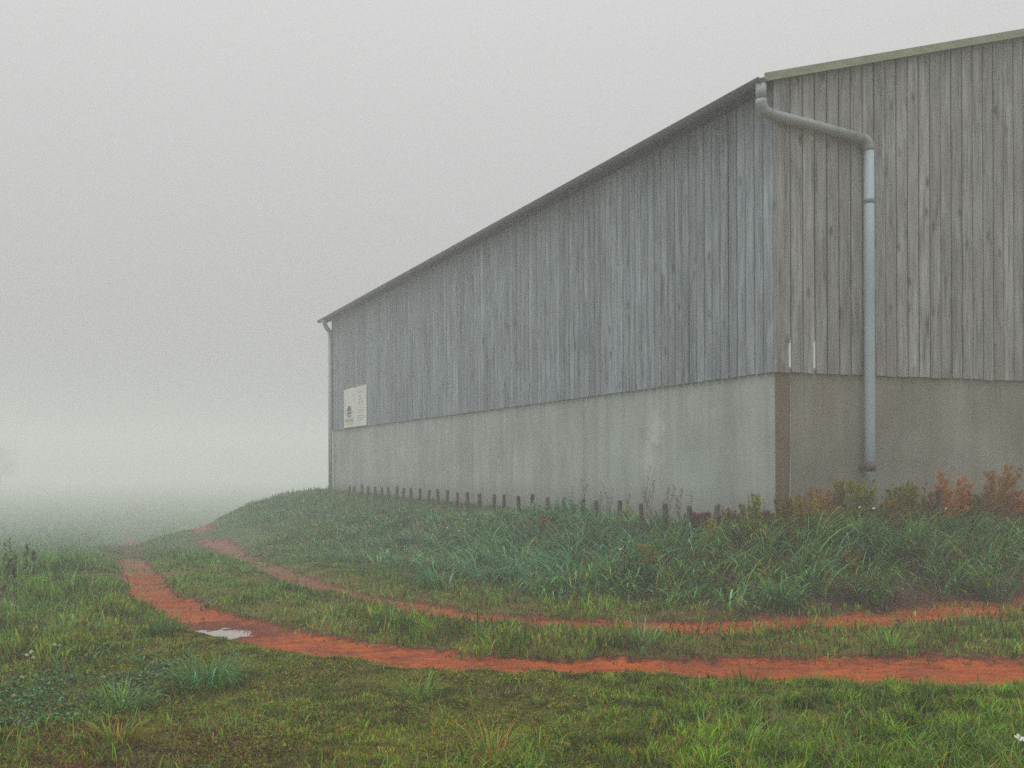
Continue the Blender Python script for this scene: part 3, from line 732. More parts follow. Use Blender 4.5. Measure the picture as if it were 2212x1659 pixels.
# --- verge in front of the near rut
def verge():
    x, y = scatter(330000, 4.9, 10.2, 0.58, 0.55)
    k = track_d(x, y, TR1) + edge_noise(x, y)
    # side of the rut: keep points nearer the camera than the rut's middle
    yt = np.interp(x, TR1[::-1, 0], TR1[::-1, 1]) if False else None
    order = np.argsort(TR1[:, 0]); ymid = np.interp(x, TR1[order, 0], TR1[order, 1])
    m = ((k > 1.02) | ((k > .74) & (RNG.random(len(x)) < .10))) & ((y < ymid) | (x < -3.2))
    m &= RNG.random(len(x)) < 0.62 + 0.38 * smooth(0.36, 0.55, fbm(x * 1.6, y * 1.6, 61))
    x, y = x[m], y[m]; n = len(x)
    right = smooth(-0.4, 1.6, x - 0.25 * (y - 6))              # longer, fresher grass towards the right
    lush = fbm(x * 1.1, y * 1.1, 71); clump = fbm(x * 5.5, y * 5.5, 73, 3)
    hh = (0.024 + 0.050 * smooth(0.35, 0.75, lush) * (0.45 + 0.55 * right) + 0.050 * right * smooth(0.42, 0.72, clump) * (1 - smooth(6.6, 8.2, y) * 0.5)) * U(0.6, 1.45, n)
    hh *= 0.75 + 0.7 * smooth(0.5, 0.8, clump)
    wts = np.stack([0.35 + 0 * x, 0.35 + 0.6 * right * lush, 0.05 + 0.5 * right * smooth(.45, .7, clump), 0.40 - 0.1 * right, 0.32 * (1 - right) * smooth(.55, .35, lush) + .08, 0.03 + 0 * x, 0.10 * (1 - right) + 0.03 + 0 * x, 0.45 * (1 - right) * smooth(0.4, 0.62, fbm(x * .8, y * .8, 77)) + 0.04], 1)
    rb = smooth(-0.9, -1.9, x) * smooth(6.9, 6.1, y) * smooth(.35, .55, fbm(x * 2, y * 2, 191)); wts[:, 4] += 1.2 * rb; wts[:, 6] += 1.6 * rb; wts[:, 1] *= 1 - .6 * rb
    col = pick([G_DK, G_MD, G_LT, OLIVE, BROWN, STRAW, RED, MOSS], wts, n, 0.3)
    col = col * (0.55 + 0.95 * smooth(.30, .70, fbm(x * 7, y * 7, 181, 3)))[:, None] * (0.80 + 0.45 * fbm(x * 2.2, y * 2.2, 183))[:, None]
    o = grass('verge_grass', put(x, y), hh, 0.0035 + 0.0030 * RNG.random(n) + 0.02 * hh, U(0, 6.283, n), U(0.0, 0.55, n), U(0.5, 1.9, n), 2, col)
    tag(o, 'short patchy green and brown grass of the verge before the red rut', 'grass', kind='stuff')
    # moss and tiny-leaved creeping weeds between the blades
    x, y = scatter(90000, 4.9, 9.8, 0.58, 0.5)
    kk = track_d(x, y, TR1) + edge_noise(x, y); ymid = np.interp(x, TR1[order, 0], TR1[order, 1]); cl = fbm(x * 3.1, y * 3.1, 171)
    m = (kk > 1.05) & ((y < ymid) | (x < -3.2)) & (RNG.random(len(x)) < smooth(.38, .58, cl) * (1 - .7 * smooth(0.2, 2.0, x)))
    x, y, cl = x[m], y[m], cl[m]; n = len(x); P = put(x, y); P[:, 2] += U(.004, .034, n) * smooth(.38, .65, cl)
    ye = smooth(.42, .60, fbm(x * .9, y * .9, 173))
    rb = smooth(-0.9, -1.9, x) * smooth(6.9, 6.1, y)
    wts = np.stack([.35 * ye + .06, .30 + 0 * x, .25 * (1 - ye) + .05, .16 * (1 - ye) + .03 + .5 * rb, .12 + 0 * x], 1)
    o = leaf_quads('verge_moss', P, U(.005, .012, n), pick([MOSS, OLIVE, G_MD, BROWN, G_DK], wts, n, .35), None, .5, .75, 'leaf')
    tag(o, 'yellow-green moss and tiny creeping leaves on the worn verge', 'moss', kind='stuff')
    # longer fine blades
    x, y = scatter(42000, 4.9, 9.6, 0.58, 0.45)
    k = track_d(x, y, TR1) + edge_noise(x, y); ymid = np.interp(x, TR1[order, 0], TR1[order, 1])
    right = smooth(-1.2, 1.4, x - 0.1 * (y - 6))
    m = (k > 1.05) & ((y < ymid) | (x < -3.2)) & (RNG.random(len(x)) < (0.30 + 0.7 * right) * smooth(0.36, 0.60, fbm(x * 2.2, y * 2.2, 81)) * (1.0 - 0.65 * smooth(6.4, 8.0, y)))
    x, y = x[m], y[m]; n = len(x)
    hh = U(0.06, 0.17, n) * (1.15 - 0.55 * smooth(5.5, 8.2, y))
    col = pick([G_MD, G_LT, (0.10, 0.18, 0.055), STRAW, OLIVE, (0.24, 0.11, 0.02)], [0.36, 0.32, 0.14, 0.05, 0.10, 0.03], n, 0.3)
    o = grass('verge_blades', put(x, y), hh, U(0.003, 0.0075, n), U(0, 6.283, n), U(0.0, 0.6, n), U(0.8, 2.4, n), 4, col, twist=U(-.6, .6, n))
    tag(o, 'longer arching bright green grass blades standing out of the verge', 'grass', kind='stuff')
verge()

# --- strip between the ruts and the left hand meadow
def strip():
    x, y = scatter(300000, 6.5, 26, 0.60, 0.0)
    k1 = track_d(x, y, TR1) + edge_noise(x, y); k2 = track_d(x, y, TR2) + edge_noise(x, y)
    o1 = np.argsort(TR1[:, 0]); y1 = np.interp(x, TR1[o1, 0], TR1[o1, 1])
    o2 = np.argsort(TR2[:, 1])
    dB, t, s = barn_dist(x, y)
    infront = (y < y1) & (x > -3.2) & (y < 11)
    patch = smooth(0.9, 0.45, np.hypot((x + 4.7) / 1.3, (y - 17.5) / 2.2))
    wear = RNG.random(len(x)) < 0.10 * smooth(10.5, 20, y)
    m = ((k1 > 1.0) | wear | ((k1 > .72) & (RNG.random(len(x)) < .14))) & ((k2 > 0.95) | wear | (RNG.random(len(x)) < 0.12)) & ~infront & (dB > 3.0) & (RNG.random(len(x)) < (0.45 + 0.55 * smooth(.35, .55, fbm(x * 1.7, y * 1.7, 91))) * (1 - 0.8 * patch))
    x, y = x[m], y[m]; n = len(x)
    far = smooth(9, 20, y); lush = fbm(x * 1.3, y * 1.3, 93); cl = fbm(x * 4.2, y * 4.2, 95, 3)
    left = smooth(-3.0, -5.5, x + 0.0 * y) * smooth(7, 9, y)
    hh = (0.030 + 0.075 * smooth(.4, .75, lush) + 0.05 * smooth(.5, .75, cl) + 0.10 * left * smooth(.35, .7, lush)) * U(.5, 1.4, n)
    hh *= 1 + .45 * smooth(12.5, 11, y) * (x > -2.5) * smooth(.4, .6, cl)
    hh *= 1 - .62 * smooth(11, 16, y) * smooth(3.2, 1.6, np.minimum(track_d(x, y, TR1), track_d(x, y, TR2)))
    wts = np.stack([.35 + 0 * x, .45 + .3 * lush, .12 + .25 * cl, .28 + 0 * x, .16 - .06 * far, .04 + 0 * x, .06 - .03 * far, .16 - .1 * far], 1)
    col = pick([G_DK, G_MD, G_LT, OLIVE, BROWN, STRAW, RED, MOSS], wts, n, .28)
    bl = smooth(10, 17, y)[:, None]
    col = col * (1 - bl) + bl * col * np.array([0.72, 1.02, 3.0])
    col = col * (0.55 + 0.95 * smooth(.30, .70, fbm(x * 5, y * 5, 185, 3)))[:, None]
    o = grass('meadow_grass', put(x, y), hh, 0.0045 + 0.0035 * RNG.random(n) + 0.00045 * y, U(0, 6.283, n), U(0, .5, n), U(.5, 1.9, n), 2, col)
    tag(o, 'low mixed grass between and beyond the red ruts', 'grass', kind='stuff')
    x, y = scatter(60000, 8.0, 24, 0.60, 0.1)
    k1 = track_d(x, y, TR1); k2 = track_d(x, y, TR2); y1 = np.interp(x, TR1[o1, 0], TR1[o1, 1]); dB, t, s = barn_dist(x, y)
    m = (k1 > 1.25) & (k2 > 1.2) & ~((y < y1) & (x > -3.2) & (y < 11)) & (dB > 2.6) & (RNG.random(len(x)) < smooth(.48, .68, fbm(x * 1.9, y * 1.9, 99)) * (.25 + .75 * smooth(-2.8, -4.5, x)))
    x, y = x[m], y[m]; n = len(x)
    col = pick([G_MD, G_LT, BLUE_M, BLUE_L, STRAW, OLIVE], [.3, .2, .25, .12, .05, .1], n, .3)
    o = grass('meadow_blades', put(x, y), U(.10, .30, n) * (1 - .75 * smooth(11, 16, y) * smooth(4.5, 2.2, np.minimum(track_d(x, y, TR1), track_d(x, y, TR2)))), U(.004, .009, n), U(0, 6.283, n), U(0, .5, n), U(.7, 2.2, n), 4, col, twist=U(-.6, .6, n))
    tag(o, 'taller loose grass blades standing in the meadow left of the ruts', 'grass', kind='stuff')
    # far meadow that melts into the fog
    x, y = scatter(130000, 22, 230, 0.62, -0.45)
    k1 = track_d(x, y, TR1); k2 = track_d(x, y, TR2); dB, t, s = barn_dist(x, y)
    wear = RNG.random(len(x)) < 0.15
    m = ((k1 > 1.0) | wear | ((k1 > .72) & (RNG.random(len(x)) < .14))) & ((k2 > 1.0) | wear) & (dB > 0.4)
    x, y = x[m], y[m]; n = len(x)
    col = pick([BLUE_D, BLUE_M, G_MD, OLIVE, BROWN], [.3, .35, .2, .1, .05], n, .3)
    o = grass('far_grass', put(x, y), U(.05, .26, n) * (0.6 + 0.9 * fbm(x * .5, y * .5, 111)) * (1 - .6 * smooth(60, 200, y)) * (1 - .7 * smooth(4.5, 2.0, np.minimum(track_d(x, y, TR1), track_d(x, y, TR2)))), 0.008 + 0.0006 * np.minimum(y, 110), U(0, 6.283, n), U(0, .4, n), U(.4, 1.6, n), 2, col)
    tag(o, 'pale grass field fading away into the fog', 'grass', kind='stuff')
strip()

# --- tall bank grass round the barn
def bank():
    def sample(n, t0, t1, s0, s1):
        t = U(t0, t1, n); s = U(s0, s1, n)
        return CORNER[0] + BX[0] * t + BY[0] * s, CORNER[1] + BX[1] * t + BY[1] * s, t, s
    allx, ally = [], []
    for n_, a in ((3300, (-4.6, 9.5, -4.6, 4.0)), (1500, (-6.5, 0, 4.0, 14)), (900, (-8, 0, 14, 28))):
        x, y, t, s = sample(n_, *a); allx.append(x); ally.append(y)
    x = np.concatenate(allx); y = np.concatenate(ally); dB, t, s = barn_dist(x, y)
    k2 = track_d(x, y, TR2) + 0.5 * edge_noise(x, y)
    W = 3.9 + 2.6 * smooth(2, 20, s)
    cl = fbm(x * 1.5, y * 1.5, 121); c2 = fbm(x * 3.7, y * 3.7, 123, 3)
    dry = smooth(0.95, 0.35, np.hypot((t + 0.45) / 0.75, (s - 0.35) / 0.95))
    bare = np.maximum(smooth(.60, .44, c2) * smooth(2.2, 3.6, dB), smooth(2.6, 3.3, dB + .8 * (c2 - .5)) * .75) * smooth(0.6, -1.2, s)      # bare red soil at the foot of the bank
    m = (dB > 0.12) & (dB < W + 0.5 * (cl - .5)) & (k2 > 1.45) & (RNG.random(len(x)) < (.45 + .55 * smooth(.32, .50, cl)) * (1 - .9 * dry) * (1 - .80 * bare))
    m &= ~((dB < 0.95) & (s > 0) & (RNG.random(len(x)) < .6))
    x, y, dB, t, s, cl = (q[m] for q in (x, y, dB, t, s, cl)); nc = len(x)
    fall = 1 - smooth(1.8, 4.0, dB) * 0.45
    far = smooth(4, 14, s)
    hump = smooth(1.0, 2.0, s) * smooth(8.5, 5.0, s)
    ch = fall * (1 - .60 * far) * (.70 + .7 * cl) * U(.75, 1.2, nc)
    ch *= 1 - .6 * smooth(13, 17, y) * smooth(4.5, 2.0, track_d(x, y, TR2))
    ch *= np.where(s < 0.2, .62 + .38 * smooth(.9, 1.8, dB), 1.0)
    ch *= np.where(s > 0.2, (0.30 + 0.42 * hump) + (0.70 - .42 * hump) * smooth(1.1, 3.0, dB), 1.0)
    a0 = np.arctan2(-BX[1], -BX[0]); a_end = np.arctan2(-BY[1], -BY[0])
    caz = np.where(s > 0.2, a0 - .35, a_end + .15) + 2.2 * (fbm(x * .8, y * .8, 129) - .5) + RNG.normal(0, .35, nc)
    tone = U(.50, 1.50, nc); front = smooth(0.5, -0.8, s); yel = RNG.random(nc) < .10 + .15 * front
    per = np.where(far > .5, 14, 24); idx = np.repeat(np.arange(nc), per); n = len(idx)
    r_ = RNG.normal(0, .075, n); r2 = RNG.normal(0, .075, n); bx_, by_ = x[idx] + r_, y[idx] + r2
    hh = U(.34, .84, n) * ch[idx]
    az_ = np.where(RNG.random(n) < .80, caz[idx] + RNG.normal(0, .65, n), U(0, 6.283, n))
    f_ = front[idx]
    wts = np.stack([.24 + 0 * f_, .46 - .16 * f_, .28 - .10 * f_, .22 * f_ + .04, .24 * f_ + .03, .04 + .22 * yel[idx], .06 + .05 * f_], 1)
    col = pick([BLUE_D, BLUE_M, BLUE_L, G_MD, G_LT, STRAW, BROWN], wts, n, .22) * tone[idx][:, None]
    o = grass('bank_grass', put(bx_, by_) - np.array([0, 0, .03]), hh, U(.008, .019, n) * (1 + .3 * far[idx]), az_, U(.02, .40, n), U(1.2, 2.8, n), 6, col, 'leaf_wet', twist=U(-.5, .5, n))
    tag(o, 'tall wet arching grass on the bank below the barn', 'grass', kind='stuff')
    # low undergrowth that fills the bank
    x, y, t, s = sample(90000, -8, 9.5, -5.0, 28); dB, t, s = barn_dist(x, y); k2 = track_d(x, y, TR2) + edge_noise(x, y)
    c2 = fbm(x * 3.7, y * 3.7, 123, 3); bare = np.maximum(smooth(.62, .40, c2) * smooth(2.2, 3.6, dB), smooth(2.7, 3.4, dB + .8 * (c2 - .5))) * smooth(0.6, -1.2, s)
    m = (dB > 0.08) & (dB < 6.5 + 1.5 * smooth(2, 20, s)) & (k2 > 1.02) & (RNG.random(len(x)) < 1 - .45 * bare)
    x, y, s, dB, bare = x[m], y[m], s[m], dB[m], bare[m]; n = len(x)
    col = pick([BLUE_D, G_DK, G_MD, BROWN, OLIVE, RED], np.stack([.4 * (1 - bare), .22 + 0 * x, .2 * (1 - .6 * bare), .10 + .25 * bare, .07 + 0 * x, .05 + .40 * bare], 1), n, .3)
    o = grass('bank_undergrowth', put(x, y), U(.06, .22, n) * np.where((s > 0) & (dB < 1.6), .6, 1) * (1 - .65 * smooth(13, 17, y) * smooth(4.5, 2.0, track_d(x, y, TR2))), U(.006, .012, n), U(0, 6.283, n), U(0, .6, n), U(.6, 2.0, n), 2, col)
    tag(o, 'low dark undergrowth filling the bank between the tall grass', 'grass', kind='stuff')
bank()

# ------------------------------------------------------------------ single plants
def tuft(name, label, p, n, h, w, cols, wts, spread=0.12, lay=(0.1, 0.8, 0.9, 2.3), segs=6, group=None, azb=None, cat='grass tuft'):
    a = U(0, 6.283, n) if azb is None else azb + RNG.normal(0, 1.0, n)
    r = spread * np.sqrt(RNG.random(n)); x = r * np.cos(a + U(-.5, .5, n)); y = r * np.sin(a + U(-.5, .5, n))
    pos = np.stack([x, y, height(x + p[0], y + p[1]) - p[2] - .01], 1)
    o = grass(name, pos, U(h[0], h[1], n), U(w[0], w[1], n), a, U(lay[0], lay[1], n) * .6, U(lay[2], lay[3], n), segs, pick(cols, wts, n, .25), twist=U(-.4, .4, n))
    o.location = p
    return tag(o, label, cat, group)

tuft('grass_tuft', 'large blue-green grass tuft standing beside the puddle end of the rut', hit(452, 1478), 330, (.12, .44), (.003, .0075), [BLUE_M, BLUE_L, G_MD, G_DK], [.35, .15, .3, .2], .22, (.0, .9, 1.2, 2.9))
tuft('grass_tuft', 'upright dense dark tuft of thin grass at the puddle edge', hit(352, 1372), 170, (.12, .30), (.004, .008), [G_DK, G_MD, BLUE_D, BROWN], [.4, .3, .2, .1], .20)
tuft('grass_tuft', 'bright green spreading grass tuft beside the clover patch', hit(262, 1532), 170, (.10, .26), (.004, .009), [G_LT, (.10, .20, .06), G_MD], [.4, .35, .25], .17)
tuft('grass_tuft', 'yellowing grass tuft with orange blades below the clover patch', hit(250, 1607), 110, (.10, .24), (.004, .009), [OLIVE, G_LT, STRAW, (.40, .17, .02)], [.3, .3, .15, .25], .15)
tuft('grass_tuft', 'straggly pale green grass tuft in the middle of the verge', hit(905, 1506), 75, (.10, .23), (.004, .009), [G_LT, (.11, .19, .07), G_MD], [.4, .3, .3], .13)
tuft('grass_tuft', 'grass tuft with long orange dead blades in the verge', hit(1060, 1642), 60, (.13, .30), (.004, .008), [G_LT, (.42, .18, .02), STRAW, G_MD], [.3, .35, .1, .25], .12)
tuft('grass_tuft', 'loose fresh green tuft with long stems near the verge middle', hit(1600, 1618), 90, (.12, .28), (.004, .008), [G_LT, G_MD, (.16, .20, .04), STRAW], [.4, .3, .2, .1], .20)
tuft('grass_tuft', 'dark round grass tuft on the crown between the two ruts', hit(838, 1352), 130, (.10, .26), (.004, .008), [BLUE_D, G_DK, G_MD], [.35, .35, .3], .16)
tuft('grass_tuft', 'arching pale grass tuft on the crown beside a dark earth hole', hit(1385, 1398), 90, (.15, .36), (.004, .009), [BLUE_L, BLUE_M, (.14, .18, .09), BROWN], [.3, .3, .25, .15], .16)
tuft('grass_tuft', 'small yellow-green spiky tuft on the crown between the ruts', hit(1250, 1425), 45, (.08, .18), (.004, .007), [(.20, .24, .04), G_LT], [.5, .5], .07)
tuft('grass_tuft', 'dark stiff tuft at the near lip of the red rut', hit(1610, 1480), 90, (.07, .17), (.003, .007), [G_DK, G_MD, OLIVE], [.5, .3, .2], .14, (.0, .5, .3, 1.0))
tuft('grass_tuft', 'small dark tuft on the near lip of the rut under the downpipe', hit(2010, 1502), 70, (.07, .16), (.003, .007), [G_DK, BLUE_D, G_MD], [.5, .2, .3], .12, (.0, .5, .3, 1.2))
tuft('grass_tuft', 'leafy low tuft on the crown at the wide end of the ruts', hit(1920, 1402), 120, (.10, .24), (.006, .012), [G_LT, G_MD, (.12, .17, .05)], [.4, .4, .2], .20)
tuft('grass_tuft', 'broad arching tuft hanging over the bare red soil below the downpipe', hit(1890, 1300), 90, (.35, .65), (.010, .018), [G_MD, BLUE_L, (.13, .20, .08), STRAW], [.3, .35, .25, .1], .16, azb=-1.9)
tuft('grass_tuft', 'broad arching tuft hanging over the bare red soil below the rust shrub', hit(2150, 1290), 100, (.35, .70), (.010, .018), [G_MD, BLUE_L, (.13, .20, .08), STRAW], [.3, .35, .25, .1], .18, azb=-2.1)
tuft('grass_tuft', 'broad arching tuft at the foot of the bank below the corner pillar', hit(1690, 1310), 100, (.30, .60), (.010, .016), [G_MD, BLUE_M, BLUE_L], [.35, .35, .3], .18, azb=-2.0)
tuft('grass_tuft', 'dark leaning grass clump where the bank meets the narrow rut', hit(960, 1275), 150, (.25, .55), (.006, .012), [BLUE_D, BLUE_M, BLUE_L], [.35, .4, .25], .28, azb=3.4)

def leafy(name, label, p, hgt, width, nst, nleaf, leafsz, cols, wts, stemcol, lean=(0, 0), cat='weed', plume=0.25, group=None, taper=1.0):
    """upright weed: thin stems, side twigs, many tiny leaves or seeds"""
    root = empty(name, p); tag(root, label, cat, group)
    bm = bmesh.new(); pts_all = []
    for k in range(nst):
        a = random.uniform(0, 6.28); r0 = width * .18 * math.sqrt(random.random()); hh = hgt * random.uniform(.72, 1.0); sp = width * random.uniform(.1, .5)
        p0 = Vector((r0 * math.cos(a), r0 * math.sin(a), -.05)); top = Vector((sp * math.cos(a) + lean[0] * hh, sp * math.sin(a) + lean[1] * hh, hh))
        mid = p0.lerp(top, .5) + Vector((-lean[0] * .12 * hh, 0, 0.06 * hh))
        pl = arc(p0, mid, top, 7); add_tube(bm, pl, [.0045 * (1 - .7 * q / 6) for q in range(7)], 4, False)
        for q in range(10):
            f_ = random.uniform(plume, .97); i = f_ * 6; b0 = pl[int(i)].lerp(pl[min(int(i) + 1, 6)], i - int(i))
            L = width * random.uniform(.12, .34) * (1.15 - f_ * taper * .85); aa = random.uniform(0, 6.28)
            e_ = b0 + Vector((L * math.cos(aa), L * math.sin(aa), L * random.uniform(.5, 1.2))); add_tube(bm, [b0, b0.lerp(e_, .5) + Vector((0, 0, .01)), e_], [.002, .0015, .001], 3, False)
            for w_ in range(max(1, nleaf // (nst * 10))):
                g2 = random.random(); pts_all.append(b0.lerp(e_, g2) + Vector((random.gauss(0, 1), random.gauss(0, 1), random.gauss(0, 1))) * width * .022)
        for w_ in range(max(1, nleaf // (nst * 4))):
            f_ = random.uniform(plume * .4, 1.0); i = f_ * 5.999; b0 = pl[int(i)].lerp(pl[int(i) + 1], i - int(i)); pts_all.append(b0 + Vector((random.gauss(0, 1), random.gauss(0, 1), random.gauss(0, 1))) * width * .05)
    me = bpy.data.meshes.new('stem'); bm.to_mesh(me); bm.free()
    ca = me.color_attributes.new('Col', 'FLOAT_COLOR', 'POINT'); ca.data.foreach_set('color', np.tile(np.array([*stemcol, 1], np.float32), len(me.vertices)))
    me.materials.append(M['leaf_dry']); link(bpy.data.objects.new('stem', me), root)
    P = np.array([tuple(q) for q in pts_all]); n = len(P)
    leaf_quads('foliage', P, U(leafsz[0], leafsz[1], n), pick(cols, wts, n, .35), root, -0.9, .26)
    return root

OR1, OR2, OR3 = (.60, .215, .022), (.38, .140, .020), (.66, .30, .035)
YG1, YG2, YG3 = (.26, .28, .016), (.38, .35, .020), (.15, .18, .014)
DKR = (.115, .026, .018)
def on_end(px, s=-0.9):
    """ground point on a line parallel to the gable, s metres in front of it, below an image column"""
    u = ray(px, 1080)[0]; bx, by = CORNER + BY * s
    t = (u * by - bx) / (BX[0] - u * BX[1]); x, y = bx + BX[0] * t, by + BX[1] * t
    return np.array((x, y, H1(x, y)))
def on_side(px, o):
    u = ray(px, 1080)[0]; bx, by = CORNER - BX * o
    s = (u * by - bx) / (BY[0] - u * BY[1]); x, y = bx + BY[0] * s, by + BY[1] * s
    return np.array((x, y, H1(x, y)))
def hgt_to(p, py): return EYE + ray(CX, py)[1] * p[1] - p[2]
for px, top, wd_, cols, wts, nst, lean, lab, s_ in (
    (1848, 1040, .42, [YG1, YG2, YG3], [.4, .35, .25], 7, (0, 0), 'yellow-green feathery weed growing just left of the grey downpipe', -.8),
    (1945, 1062, .34, [YG1, YG3, OR2], [.4, .35, .25], 6, (0, 0), 'olive and rust feathery weed growing right of the grey downpipe', -.8),
    (1974, 1050, .26, [YG1, YG2, YG3], [.4, .2, .4], 4, (.03, 0), 'slim yellow-green weed between the olive weed and the orange plume', -1.0),
    (2056, 1036, .42, [OR1, OR2, OR3], [.5, .3, .2], 7, (0, 0), 'bright rust-orange plume weed in front of the stained concrete', -1.0),
    (2022, 1064, .20, [OR2, DKR, YG3], [.4, .3, .3], 3, (-.03, 0), 'thin dark brown weed beside the rust-orange plume', -1.0),
    (2150, 1020, .46, [OR2, YG3, OR1], [.4, .3, .3], 8, (.22, 0), 'big brown leaning weed with windswept orange top', -1.0),
    (2190, 1075, .38, [OR1, OR2, DKR], [.4, .4, .2], 6, (.35, 0), 'rust weed bent over sideways beside the big brown leaning weed', -1.2),
    (1768, 1066, .28, [OR1, OR2, YG3], [.35, .35, .3], 4, (-.05, 0), 'small rusty weed growing against the stained concrete by the pillar', -.7),
    (1795, 1070, .22, [DKR, OR2, YG3], [.3, .4, .3], 3, (.03, 0), 'thin reddish brown weed between the pillar and the yellow-green weed', -.7),
    (1622, 1076, .20, [YG1, YG2, G_LT], [.4, .3, .3], 4, (0, 0), 'pale green slender weed standing by the end stub post', -.9)):
    p = on_end(px, s_); h_ = hgt_to(p, top - 14); wd_ *= 1.4
    leafy('weed', lab, p, h_, wd_, nst + 6, 11000 if wd_ > .4 else 5000, (.007, .018), cols, wts, (.10, .045, .025), lean, plume=.22)
for px, py, h_, wd_, cols, lab in ((1402, 1255, .48, .30, [YG1, YG3, OR3], 'olive-yellow feathery weed standing alone in the combed bank grass'),
                                   (1537, 1180, .36, .22, [YG1, YG2, OR3], 'small golden weed in the bank grass below the stub posts'),
                                   (1840, 1235, .30, .30, [YG1, YG3, OR3], 'low golden-green weed in the bank grass below the downpipe'),
                                   (2050, 1230, .34, .34, [YG1, OR3, YG3], 'low golden-brown weed in the bank grass below the orange plume'),
                                   (1185, 1165, .40, .45, [OR2, YG3, BROWN], 'brownish broad weed patch on the bank among blue-green grass')):
    p = hit(px, py); leafy('weed', lab, p, h_, wd_, 8, 2400, (.009, .019), cols, [.4, .3, .3], (.10, .05, .02), plume=.3)

for px in (1690, 1722, 1745, 1778, 1815, 1880, 1905, 1925, 1992, 2010, 2085, 2108, 2128, 2215, 2245):
    s_ = random.uniform(-1.3, -.6); p = on_end(px + random.uniform(-8, 8), s_); c_ = random.choice(([YG1, YG3, OR2], [YG1, YG2, YG3], [YG3, OR2, DKR], [YG1, YG3, BROWN]))
    leafy('weed', 'olive-brown feathery weed in the dense row under the gable concrete', p, hgt_to(p, random.uniform(1056, 1090)), random.uniform(.28, .46), 8, 4200, (.007, .017), c_, [.4, .35, .25], (.09, .05, .025), (random.uniform(-.08, .10), 0), group='weeds in the row under the gable', plume=.2)
# dry red bracken-like clumps behind the end posts
for (px, o, h_, wd_, lab) in ((1520, .62, .30, .50, 'dark red dead weed clump between the stub posts nearest the corner'), (1572, .70, .34, .55, 'dark red dead weed clump spilling over the bank by the end stub posts'),
                              (1600, 1.10, .26, .50, 'low dull red weed clump in front of the end stub post'), (1650, .45, .30, .42, 'reddish brown dead weed clump at the foot of the corner pillar')):
    p = on_side(px, o); leafy('dead_weed', lab, p, h_, wd_, 10, 2600, (.009, .019), [DKR, (.12, .035, .022), OR2], [.5, .35, .15], (.07, .022, .018), plume=.15)

# tall dry seed stalks against the pale concrete
def stalk(label, p, hgt, lean, cols, group=None, nseed=26, name='seed_stalk', th=.0028, ssz=(.006, .012)):
    root = empty(name, p); tag(root, label, 'seed stalk', group)
    bm = bmesh.new(); pl = arc((0, 0, -.05), (lean[0] * .25 * hgt, lean[1] * .25 * hgt, hgt * .6), (lean[0] * hgt, lean[1] * hgt, hgt), 9)
    add_tube(bm, pl, [th * (1 - .6 * q / 8) for q in range(9)], 4, False); P = []
    for q in range(nseed):
        f_ = random.uniform(.5, 1.0); i = f_ * 7.999; b0 = pl[int(i)].lerp(pl[int(i) + 1], i - int(i)); aa = random.uniform(0, 6.28); L = random.uniform(.015, .055) * (1.5 - f_)
        e_ = b0 + Vector((L * math.cos(aa), L * math.sin(aa), L * random.uniform(.2, 1.0))); add_tube(bm, [b0, e_], [.0012, .001], 3, False); P += [tuple(e_), tuple(b0.lerp(e_, .7))]
    me = bpy.data.meshes.new('stem'); bm.to_mesh(me); bm.free()
    ca = me.color_attributes.new('Col', 'FLOAT_COLOR', 'POINT'); ca.data.foreach_set('color', np.tile(np.array([*cols[0], 1], np.float32), len(me.vertices)))
    me.materials.append(M['leaf_dry']); link(bpy.data.objects.new('stem', me), root)
    leaf_quads('seed_head', np.array(P), U(*ssz, len(P)), pick(cols, [1] * len(cols), len(P), .3), root)
DRY = [(.095, .075, .045), (.14, .095, .05), (.06, .05, .04)]
sp_ = [(1390, 1004), (1404, 1040), (1398, 1060), (1420, 1058), (1412, 1075), (1432, 1050), (1445, 1066), (1462, 1055), (1476, 1048), (1485, 1062), (1470, 1076), (1380, 1062), (1255, 1045), (1270, 1038), (1312, 1055), (1330, 1042), (1350, 1068), (1232, 1052), (1295, 1066)]
for k, (px, top) in enumerate(sp_):
    p = on_side(px + random.uniform(-6, 10), random.uniform(.95, 1.5)); h_ = hgt_to(p, top)
    stalk('thin dry seed stalk rising from the bank grass before the pale concrete wall', p, h_, (random.uniform(-.28, .22), random.uniform(-.2, .2)), DRY, 'dry seed stalks above the stub posts')
for k, px in enumerate((1700, 1735, 1760, 1905, 1925, 1990, 2075, 2090, 2110, 2240)):
    p = on_end(px, random.uniform(-1.1, -.6)); stalk('thin stalk with dark seeds among the weeds under the stained gable concrete', p, random.uniform(.45, .68), (random.uniform(-.2, .2), random.uniform(-.1, .1)), DRY, 'stalks among the gable weeds')
for k in range(16):
    px = random.choice((random.uniform(0, 80), random.uniform(-60, 60))); py = random.uniform(1215, 1330) if k < 10 else random.uniform(1225, 1260)
    p = hit(px, py); stalk('dark dried dock stalk standing in the misty meadow away from the barn', p, random.uniform(.25, .55), (random.uniform(-.12, .12), 0), [(.05, .035, .028), (.09, .04, .025)], 'dried dock stalks in the meadow', 34, 'dock_stalk', .004, (.008, .016))
p = hit(440, 1362); stalk('single dark seed stalk sticking up out of the puddle edge', p, .12, (.05, 0), [(.03, .02, .015)], None, 10)

